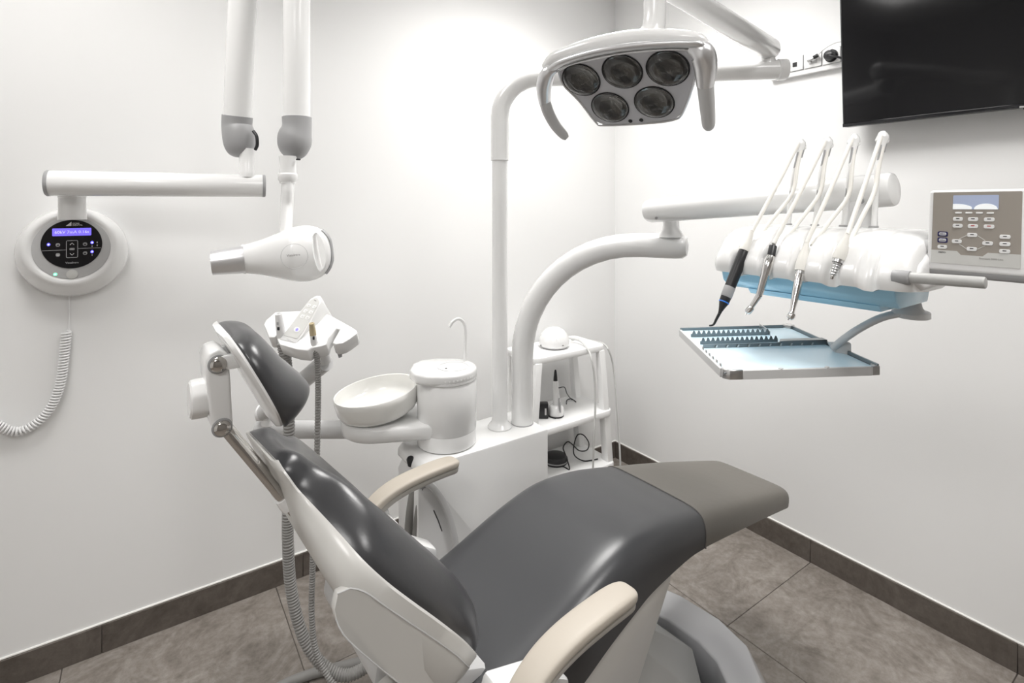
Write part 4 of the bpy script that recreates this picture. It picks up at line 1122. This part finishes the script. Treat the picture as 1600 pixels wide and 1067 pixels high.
put('control_panel', prism(ellipse(.0705, .0715, 56), dcz, X, Z, -Y * .0016, .0005, 1), 'black_gloss', hs, label='round black touch panel')
pf = dcz - Y * .0017
KS = 0.92
put('display', prism(rrect(.089, .0225, .002, 3), pf + Z * .036, X, Z, -Y * .0006), 'lcd', hs, label='violet backlit display')
put('lettering', text('60kV 7mA 0.16s', .0118, pf + Z * .0355 - Y * .0006, X, Z), 'lcd_text', hs)
put('logo', prism([(-.014, 0), (-.0015, .012), (-.0015, 0)], pf + Z * .054, X, Z, -Y * .0005), 'white_satin', hs, label='white triangular logo')
put('lettering', join(text('DÜRR', .0062, pf + Z * .0605 + X * .001, X, Z, align='LEFT'), text('DENTAL', .0062, pf + Z * .0558 + X * .001, X, Z, align='LEFT')), 'white_satin', hs)
put('lettering', text('VistaIntra', .0078, pf - Z * .0545, X, Z), 'pale_ink', hs)
ringr = []
def outline(w__, h__, r_, c, th=.0007, m='pale_ink', nm='panel_outline'):
    pts = [c + X * a + Z * b for a, b in rrect(w__, h__, r_, 4)]
    return put(nm, tube(pts + [pts[0]], th, 6), m, hs)
outline(.026, .050, .003, pf - Z * .0145)
for s in (1, -1):
    c = pf - Z * (.0145 - s * .015)
    put('arrow_mark', tube([c - X * .0045 - Z * s * .0025, c + Z * s * .003, c + X * .0045 - Z * s * .0025], .0009, 6), 'white_satin', hs)
put('tooth_row_mark', prism(rrect(.012, .0065, .002, 2), pf - Z * .0145, X, Z, -Y * .0005), 'mgrey', hs)
put('panel_line', join(box(pf + X * -.0405 - Z * .0165, (.053, .0006, .0008)), box(pf + X * .0405 - Z * .0135, (.053, .0006, .0008))), 'pale_ink', hs)
for a, b in ((-.032, -.001), (-.032, -.030), (.030, -.001), (.030, -.028)):
    put('touch_symbol', join(prism(rrect(.010, .010, .004, 4), pf + X * a + Z * b, X, Z, -Y * .0005), ), 'mgrey', hs)
    put('touch_symbol_core', prism(rrect(.0055, .004, .0015, 3), pf + X * a + Z * (b - .001) - Y * .0004, X, Z, -Y * .0004), 'pale_ink' if b < -.02 and a < 0 else 'black', hs)
for a, b, m in ((-.0525, .001, 'led_blue'), (.0465, .003, 'led_blue'), (.0465, -.0245, 'led_blue')):
    put('indicator_light', prism(ellipse(.0038, .0045, 20), pf + X * a + Z * b, X, Z, -Y * .0006), m, hs, label='blue indicator')
    put('indicator_core', prism(ellipse(.0016, .002, 14), pf + X * a + Z * b - Y * .0006, X, Z, -Y * .0003), 'led_white', hs)
for a, b in ((.0585, .003), (.0585, -.006), (.0465, -.008), (.0465, -.0345)):
    put('touch_symbol', prism(rrect(.0028, .005, .001, 3), pf + X * a + Z * b, X, Z, -Y * .0004), 'mgrey', hs)
put('power_light', prism(ellipse(.0046, .0046, 20), fc - Y * .0018 + X * -.038 - Z * .0745, X, Z, -Y * .0008), 'led_green', hs, label='green power light')
put('power_light_core', prism(ellipse(.0024, .0012, 16), fc - Y * .0025 + X * -.038 - Z * .0745, X, Z, -Y * .0006), 'led_white', hs)
put('power_button', lathe(fc - Y * .0015 + X * .0 - Z * .0775, -Y, [(.0138, 0), (.0138, .0015), (.0125, .003), (.006, .0042), (0, .0045)], 32), 'foil_grey', hs)
# arms
nk = pD(113, 312, 1.53)
put('neck', lathe(nk - Z * .012, Z, [(.034, -.045), (.032, -.02), (.032, 0), (.032, .014), (.0315, .016), (.0325, .018), (.0325, .038)], 32), 'white', xr)
a0 = pD(77, 286, 1.455); a1 = pD(411, 290.5, 1.70)
adx = (a1 - a0).normalized()
put('lower_arm', cyl(a0, a1, .0355, 36, .001), 'white', xr)
for p_, s in ((a0, -1), (a1, 1)):
    put('arm_end_cap', lathe(p_ - adx * s * .002, adx * s, [(.0362, 0), (.0362, .006), (.034, .009), (.0, .0095)], 36), 'mgrey', xr, label='grey arm end cap')
nk2 = pD(386, 272, 1.675)
put('elbow_neck', lathe(nk2 - Z * .01, Z, [(.024, 0), (.024, .02), (.0232, .0215), (.0232, .09)], 28), 'white', xr)
def uparm(px0, px1, d0, d1, r_):
    p0, p1 = pD(*px0, d0), pD(*px1, d1)
    return p0, p1
q0, q1_ = pD(371, 182, 1.68), pD(379, -2, 1.645)
q1_ = q0 + (q1_ - q0) * 1.9
put('upper_arm', cyl(q0, q1_, .041, 36), 'white', xr, label='white upright arm above the elbow')
qd = (q0 - q1_).normalized()
put('elbow_cover', tube([(*(q0 - qd * .001), .0445), (*(q0 + qd * .03), .0445), (*(pD(373, 210, 1.68)), .0475), (*(pD(375, 226, 1.68)), .046), (*(pD(376, 238, 1.68)), .037), (*(pD(376.5, 244, 1.68)), .022), (*(pD(376.7, 246, 1.68)), .005)], .044, 32, res=3), 'mgrey', xr, label='grey elbow cover')
put('elbow_lever', tube([pD(396, 205, 1.66), pD(401, 213, 1.655), pD(402, 226, 1.655), pD(399, 234, 1.66)], .005, 10, res=4), 'black', xr)
s0_, s1_ = pD(464, 184, 1.65), pD(463.5, -2, 1.645)
s1_ = s0_ + (s1_ - s0_) * 1.88
put('upper_arm', cyl(s0_, s1_, .0395, 36), 'white', xr, label='white hanging arm above the x-ray head')
put('elbow_cover', tube([(*(s0_ + Z * .001), .0435), (*(pD(464, 200, 1.65)), .0435), (*(pD(461, 214, 1.65)), .050), (*(pD(460, 228, 1.65)), .048), (*(pD(460, 240, 1.65)), .037), (*(pD(460, 247, 1.65)), .022), (*(pD(460, 249, 1.65)), .005)], .044, 32, res=3), 'mgrey', xr, label='grey elbow cover')
put('elbow_lever', box(pD(466, 249, 1.62), (.012, .01, .005), .001, 1), 'black', xr)
hb0 = pD(450, 244, 1.63)
put('head_neck', lathe(hb0, -Z, [(.026, 0), (.024, .03), (.025, .052), (.0285, .056), (.0285, .072), (.024, .078), (.0235, .084)], 28), 'white', xr)
top_ = pD(450, 280, 1.63); bt_ = pD(446, 374, 1.60)
put('head_fork', tube([(*top_, .024), (*pD(449, 300, 1.63), .0255), (*pD(448, 325, 1.635), .026), (*bt_, .025)], .024, 24, res=3, flat=(1, .7)), 'white', xr)
# tube head: surface of revolution along its axis, flattened
hA = pD(380, 405, 1.56); hB = pD(519, 392, 1.60)
hd2 = (hB - hA).normalized(); HL = (hB - hA).length
cax = (hd2).normalized()
up_ = (Z - cax * Z.dot(cax)).normalized()
prof_h = [(.0, -.001), (.040, 0), (.0425, .03), (.046, .10), (.053, .22), (.064, .36), (.0755, .50), (.0825, .62), (.0835, .72), (.078, .82), (.066, .90), (.045, .965), (.02, .995), (0, 1.0)]
def cut(g, cutter):                    # boolean difference on raw geometry
    def tmp(q):
        me = bpy.data.meshes.new('tmp'); bm = to_bm(q); bm.to_mesh(me); bm.free()
        o_ = bpy.data.objects.new('tmp', me); COL.objects.link(o_); return o_
    A_, B_ = tmp(g), tmp(cutter)
    md = A_.modifiers.new('cut', 'BOOLEAN'); md.object = B_; md.operation = 'DIFFERENCE'; md.solver = 'EXACT'
    dg = bpy.context.evaluated_depsgraph_get()
    me = bpy.data.meshes.new_from_object(A_.evaluated_get(dg))
    r_ = ([v.co.copy() for v in me.vertices], [tuple(p.vertices) for p in me.polygons])
    for o_ in (A_, B_): bpy.data.objects.remove(o_)
    bpy.data.meshes.remove(me)
    return r_
side = cax.cross(up_).normalized()
def sbk(h): return .80 if h < .6 else .80 - .42 * ((h - .6) / .4) ** .8
headg = loft([[hA + cax * (h * HL) + up_ * (math.cos(2 * math.pi * k / 48) * max(r_, 1e-5)) + side * (math.sin(2 * math.pi * k / 48) * max(r_, 1e-5) * sbk(h)) for k in range(48)] for r_, h in smooth_path(prof_h, 4)])
slot = [(.815, .050), (.845, .060), (.875, .055), (.915, .035), (.94, .005), (.935, -.025), (.905, -.046), (.87, -.055), (.845, -.048), (.825, -.02), (.813, .015)]
slot = smooth_path(slot + [slot[0]], 3)[:-1]
headg = cut(headg, prism([(p[0] * HL, p[1]) for p in slot], hA - side * .2, cax, up_, side * .4))
head_ = put('tube_head', headg, 'white', xr, sharp=35)
def rim_r(h):
    for (r0, h0), (r1_, h1_) in zip(smooth_path(prof_h, 4), smooth_path(prof_h, 4)[1:]):
        if h0 <= h <= h1_: return r0 + (r1_ - r0) * (h - h0) / max(1e-9, h1_ - h0)
    return 0
inl = [hA + cax * (h * HL + .0005) + up_ * (sg * (rim_r(h) + .0005)) for sg, hs_ in ((1, [.905, .93, .955, .975, .99]), (-1, [.995, .98, .96, .94, .92, .905])) for h in hs_]
put('grip_inlay', tube(inl, .0045, 12, res=3, flat=(1, 2.2), up=side.cross(up_)), 'mgrey', head_, label='grey grip inlay')
nf = (-F - R * .0); nf = (nf - cax * nf.dot(cax)).normalized()
bc_ = hA + cax * (HL * .62) - up_ * .002
put('badge_ring', tube([bc_ + nf * (sbk(.62 + math.cos(a) * .036 / HL) * math.sqrt(max(0, rim_r(.62 + math.cos(a) * .036 / HL) ** 2 - (math.sin(a) * .036) ** 2)) + .0001) + cax * (math.cos(a) * .036) + up_ * (math.sin(a) * .036) for a in [2 * math.pi * k / 48 for k in range(49)]], .0007, 6), 'lgrey', head_)
put('lettering', text('VistaIntra', .0095, bc_ + nf * .0655 + up_ * .004, cax, up_), 'grey_ink', head_)
cA = hA + cax * .004; cB = pD(331, 411, 1.525)
put('collimator_cone', lathe(cA, cB - cA, [(.041, 0), (.0415, .004), (.0345, (cB - cA).length), (.032, (cB - cA).length + .0005), (.031, .02), (0, .02)], 40), 'silver', head_, label='silver collimator cone')

# coiled cord and its thin lead on the wall
cc_pts = [pY(104, 518, YW - .016), pY(100, 560, YW - .017), pY(94, 600, YW - .018), pY(80, 635, YW - .018), pY(58, 660, YW - .018), pY(28, 674, YW - .018), pY(0, 666, YW - .018), pY(-30, 640, YW - .018)]
dense = [V(p) for p in smooth_path(cc_pts, 40)]
turns = []
Lc = 0.0
tot = sum((dense[i + 1] - dense[i]).length for i in range(len(dense) - 1))
cl = [0]
for i in range(len(dense) - 1): cl.append(cl[-1] + (dense[i + 1] - dense[i]).length)
NT = int(tot / .0082); npt = NT * 10
j = 0
hel = []
for k in range(npt + 1):
    s = tot * k / npt
    while j < len(cl) - 2 and cl[j + 1] < s: j += 1
    f_ = (s - cl[j]) / max(1e-9, cl[j + 1] - cl[j])
    p_ = lerp(dense[j], dense[j + 1], f_)
    t_ = (dense[j + 1] - dense[j]).normalized()
    n1 = Y; n2 = t_.cross(n1).normalized()
    a = 2 * math.pi * k / 10
    hel.append(p_ + n1 * (math.cos(a) * .0105) + n2 * (math.sin(a) * .0105))
cord = thing('coiled_cord', cc_pts[0], 'white coiled cord hanging in a loop on the wall below the x-ray unit', 'cord')
put('coil', tube(hel, .0030, 6), 'white_satin', cord)
put('straight_lead', tube([pY(108, 452, YW - .004), pY(108, 500, YW - .004), pY(108, 516, YW - .006), pY(107, 524, YW - .012), pY(104, 520, YW - .018)], .0026, 8, res=3), 'white_satin', cord)

# ================================================================== TELEVISION
tvb = V((2.060, 0.891, 1.678))
tv_up = (Z + X * -0.055).normalized()
tv_n = (-X - Z * 0.055).normalized()
tvt = thing('television', (2.075, 0.41, 1.67), 'large black flat-screen television tilted on the right-hand wall', 'television')
TW, TH = 0.965, 0.565
tvo = tvb
put('screen_housing', prism([(0, 0), (TW, 0), (TW, TH), (0, TH)], tvo - tv_n * 0.038, -Y, tv_up, tv_n * 0.036, .004), 'black', tvt)
put('screen', prism([(.006, .013), (TW - .006, .013), (TW - .006, TH - .006), (.006, TH - .006)], tvo - tv_n * 0.003, -Y, tv_up, tv_n * 0.003), 'screen', tvt)
put('lower_bezel', prism([(.001, .0), (TW - .001, .0), (TW - .001, .0125), (.001, .0125)], tvo - tv_n * 0.004, -Y, tv_up, tv_n * 0.0055, .0015), 'black_gloss', tvt)
put('maker_plate', prism([(TW / 2 - .013, -.001), (TW / 2 + .02, -.001), (TW / 2 + .02, .004), (TW / 2 - .013, .004)], tvo + tv_n * 0.001, -Y, tv_up, tv_n * 0.003, .0005, 1), 'steel', tvt)
put('sensor_lip', prism([(TW / 2 - .006, -.006), (TW / 2 + .03, -.006), (TW / 2 + .03, .0), (TW / 2 - .006, .0)], tvo - tv_n * 0.008, -Y, tv_up, tv_n * 0.008, .001, 1), 'black', tvt)
put('wall_bracket', box((2.112, 0.41, 1.95), (0.08, 0.30, 0.22), .004), 'black', tvt)

# ================================================================== SOCKET RAIL
RZ = 1.957
rail = thing('socket_rail', (XW, 1.0, RZ), 'white wall trunking rail with three sockets left of the television', 'socket rail')
put('trunking', box((XW - .011, 0.80, RZ), (.022, 0.80, .088), .003), 'white_satin', rail)
def socket(u, v):
    c = pX(u, v, XW - .0225); c.z = RZ + .004
    return c
SC = [socket(1243, 98), socket(1271, 92), socket(1300, 87)]
for i, c in enumerate(SC):
    s = put('socket_plate', box(c - X * .002, (.006, .062, .056), .0015, 2), 'white', rail)
    put('socket_gap', box(c + X * .001, (.004, .065, .059)), 'mgrey', s)
put('data_port', box(SC[0] - X * .0052 - Z * .004, (.002, .017, .018)), 'black', rail)
put('port_shutter', box(SC[1] - X * .0052 - Z * .004, (.002, .030, .022), .0005, 1), 'lgrey', rail)
put('socket_well', lathe(SC[2] - X * .0045, -X, [(.024, 0), (.024, .0018), (.0225, .002), (.0215, .0008), (0, .0008)], 32), 'black', rail)
c = SC[2] - X * .006
plug = thing('power_plug', c, 'black power plug in the third rail socket beside the television', 'plug')
put('plug_body', join(lathe(c, -X, [(.018, 0), (.019, .004), (.019, .02), (.015, .028), (0, .029)], 24), box(c - X * .02 - Y * .004, (.02, .026, .014), .003)), 'black', plug)
put('plug_cord', tube([c - X * .022, c - X * .03 + Y * -.012 - Z * .008, c - X * .022 + Y * -.045 - Z * .022, c + X * .0 + Y * -.09 - Z * .045, c + X * .004 - Y * .15 - Z * .06], .004, 10, res=4), 'black', plug)
c = SC[1] - X * .007
jack = thing('aerial_plug', c, 'small silver and black aerial plug in the middle rail socket', 'plug')
put('plug_barrel', cyl(c + Y * .013 - Z * .006 - X * .012, c - Y * .012 + Z * .004 - X * .012, .0055, 14, .001), 'steel', jack)
put('plug_boot', cyl(c - Y * .010 + Z * .004 - X * .012, c - Y * .026 + Z * .010 - X * .012, .0075, 14, .0015), 'black', jack)
put('plug_stub', cyl(c + Y * .006 - Z * .004 - X * .012, c + Y * .006 - Z * .004 + X * .002, .0045, 12), 'steel', jack)
put('plug_cord', tube([c - Y * .025 + Z * .010 - X * .012, c - Y * .05 + Z * .028 - X * .012, c - Y * .085 + Z * .042 - X * .008, c - Y * .12 + Z * .040 - X * .004, c - Y * .17 + Z * .028], .0018, 8, res=4), 'lgrey', jack)

# ================================================================== TROLLEY IN THE CORNER
CX0, CX1, CY0, CY1 = 1.33, 1.855, 1.80, 2.075
ct = thing('trolley', (1.59, 1.94, 0), 'white three-shelf plastic trolley with slanted legs in the room corner', 'trolley')
SH = [0.735, 0.425, 0.175]
for k, zz in enumerate(SH):
    e = (0.045, 0.012, 0.0)[k]
    put('shelf', prism([(a + (CX0 + CX1) / 2, b + (CY0 + CY1) / 2) for a, b in rrect(CX1 - CX0 - 2 * e, CY1 - CY0 - e, .035, 6)], (0, 0, zz - .03), X, Y, Z * .03, .006, 2), 'cart', ct)
for (lx, s) in ((CX1, 1), (CX0, -1)):
    for ly in (CY0 + .035, CY1 - .04):
        xb = lx - s * .012; xt = lx - s * .075
        put('leg', prism3([V((xb + .018, ly - .024, .02)), V((xb + .018, ly + .024, .02)), V((xt + .018, ly + .016, .712)), V((xt + .018, ly - .016, .712))], V((-.036, 0, 0)), .006, 2), 'cart', ct)
        put('caster', lathe(V((xb, ly - .012, .016)), Y, [(.010, 0), (.0155, .003), (.0155, .021), (.010, .024)], 20), 'mgrey', ct)
# dome device on the top shelf
dc = pZ(867, 546, SH[0])
dc = pZ(866, 542, SH[0])
dome = thing('dome_scaler_unit', dc, 'white dome-shaped tabletop device on the trolley top shelf', 'device')
rd_ = 0.055
put('dome', lathe(dc, Z, [(.062, .005), (.070, .012), (.072, .026), (.068, .046), (.057, .068), (.040, .084), (.020, .092), (0, .094)], 40), 'white', dome)
put('dome_foot', lathe(dc, Z, [(.060, 0), (.061, .002), (.065, .0065), (.062, .009)], 40), 'mgrey', dome)
put('dome_mark', box(dc + R * .030 - F * .063 + Z * .024 , (.018, .004, .004), .0005, 1, (R, F, Z)), 'grey_ink', dome)
put('dome_port', box(dc - R * .062 - F * .03 + Z * .016, (.008, .006, .006), .001, 1), 'black', dome)
put('dome_seam', box(dc - F * .066 + R * .004 + Z * .046 , (.001, .004, .014), 0, 1, (R, F, Z)), 'lgrey', dome)
# white cords from the dome over the shelf edge
zt = SH[0] + .004
yf = CY0 - .004
w1 = [pY(889, 528, 1.95), pY(905, 532, 1.90), pY(918, 545, 1.82), pY(924, 560, 1.775), pY(929, 590, 1.77), pY(930, 640, 1.77), pY(928, 680, 1.77), pY(927, 716, 1.78), pY(925, 760, 1.80)]
tag(put('white_cord', tube(w1, .0045, 10, res=4), 'cable_white', origin=w1[0]), 'left one of two white cords hanging over the trolley shelf edge', 'cord', 'white cords over the trolley')
w2_ = [pY(893, 530, 1.97), pY(920, 532, 1.97), pY(940, 536, 1.93), pX(950, 545, 1.865), pX(958, 570, 1.90), pX(963, 620, 1.90), pX(967, 680, 1.90), pX(969, 720, 1.90), pX(970, 790, 1.90)]
tag(put('white_cord', tube(w2_, .0045, 10, res=4), 'cable_white', origin=w2_[0]), 'right one of two white cords, looping past the trolley side', 'cord', 'white cords over the trolley')
# curing light on the middle shelf
qc = pY(869, 641, 1.90); qc.z = SH[1]
cur = thing('curing_light', qc, 'white pen curing light with black tip standing in its round charger', 'curing light')
put('charger', lathe(qc, Z, [(.034, .006), (.036, .009), (.036, .030), (.033, .044), (.026, .050), (.018, .052)], 36), 'white', cur)
put('charger_foot', lathe(qc, Z, [(.034, 0), (.036, .002), (.0355, .007)], 36), 'black', cur)
put('pen_body', lathe(qc + Z * .05 + V((.002, 0, 0)), Z + V((-.03, 0.03, 0)), [(.016, 0), (.017, .02), (.0145, .07), (.0125, .105), (.011, .112)], 24), 'white', cur)
put('pen_switch', box(qc + Z * .062 - F * .036 + R * .014, (.006, .05, .05), .002, 1, (R, F, Z)), 'mgrey', cur)
put('pen_tip', lathe(qc + Z * .16 + V((-.002, .003, 0)), Z, [(.010, 0), (.0085, .02), (.0055, .045), (.0035, .052), (0, .053)], 20), 'black', cur)
ac_ = pY(848, 628, 1.92); ac_.z = SH[1]
ad_ = thing('power_adapter', ac_, 'black power adapter block on the trolley middle shelf', 'adapter')
put('adapter_body', box(ac_ + Z * .034, (.05, .04, .068), .005, 2, (R, F, Z)), 'black', ad_)
put('adapter_label', box(ac_ + Z * .034 - F * .0205 + R * .012, (.008, .001, .03), 0, 1, (R, F, Z)), 'lgrey', ad_)
put('adapter_cord', tube([ac_ + R * .022 + Z * .012, ac_ + R * .03 + Z * .005, ac_ + R * .045 - F * .01 + Z * .004, ac_ + R * .06 - F * .02 + Z * .004], .003, 8, res=3), 'black', ad_)
cz_ = SH[1] + .003
lead = [pY(873, 606, 1.87), pY(882, 605, 1.88), pY(886, 615, 1.90), pZ(893, 624, cz_), pZ(900, 628, cz_), pZ(893, 623, cz_), pZ(886, 625, cz_), pZ(885, 631, cz_)]
tag(put('charging_lead', tube(lead, .0022, 8, res=4), 'black', origin=lead[3]), 'thin black charging lead looped beside the curing light', 'cord')
# lower shelf
zf = SH[2]
fc_ = pZ(868, 722, zf)
fp = thing('foot_pedal', fc_, 'round black foot pedal on the trolley bottom shelf', 'foot pedal')
put('pedal_body', lathe(fc_, Z, [(.055, 0), (.058, .004), (.058, .022), (.05, .034), (.03, .040), (0, .041)], 32), 'black', fp)
put('pedal_rim', lathe(fc_, Z, [(.0575, .009), (.060, .011), (.060, .014), (.0575, .016)], 32), 'mgrey', fp)
zc = zf + .004
lp_px = [(862, 728), (880, 725), (888, 722), (878, 712), (881, 696), (889, 691), (896, 700), (895, 712), (905, 719), (918, 719), (928, 718)]
pts = [pZ(862, 728, zc), pZ(880, 729, zc), pZ(890, 733, zc), pY(884, 712, 1.93), pY(880, 699, 1.95), pY(887, 690, 1.96), pY(895, 695, 1.95), pY(905, 704, 1.92), pY(917, 703, 1.92), pY(920, 692, 1.94), pY(912, 680, 1.97), pY(903, 679, 1.97), pY(898, 690, 1.96), pY(896, 705, 1.93), pY(900, 714, 1.90), pZ(912, 720, zc), pZ(925, 719, zc), pZ(934, 717, zc)]
tag(put('looped_cable', tube(pts, .0030, 8, res=5), 'black', origin=pts[0]), 'black cable tangled in loops on the trolley bottom shelf', 'cable')
bk = [pY(799, 590, 2.06), pY(796, 610, 2.06), pY(797, 630, 2.06), pY(795, 652, 2.06), pY(795, 690, 2.06)]
tag(put('hanging_cable', tube(bk, .003, 8, res=4), 'black', origin=bk[0]), 'short black cable hanging at the wall behind the lamp pole', 'cable')

for o in bpy.data.objects:
    if '_loc' in o: del o['_loc']
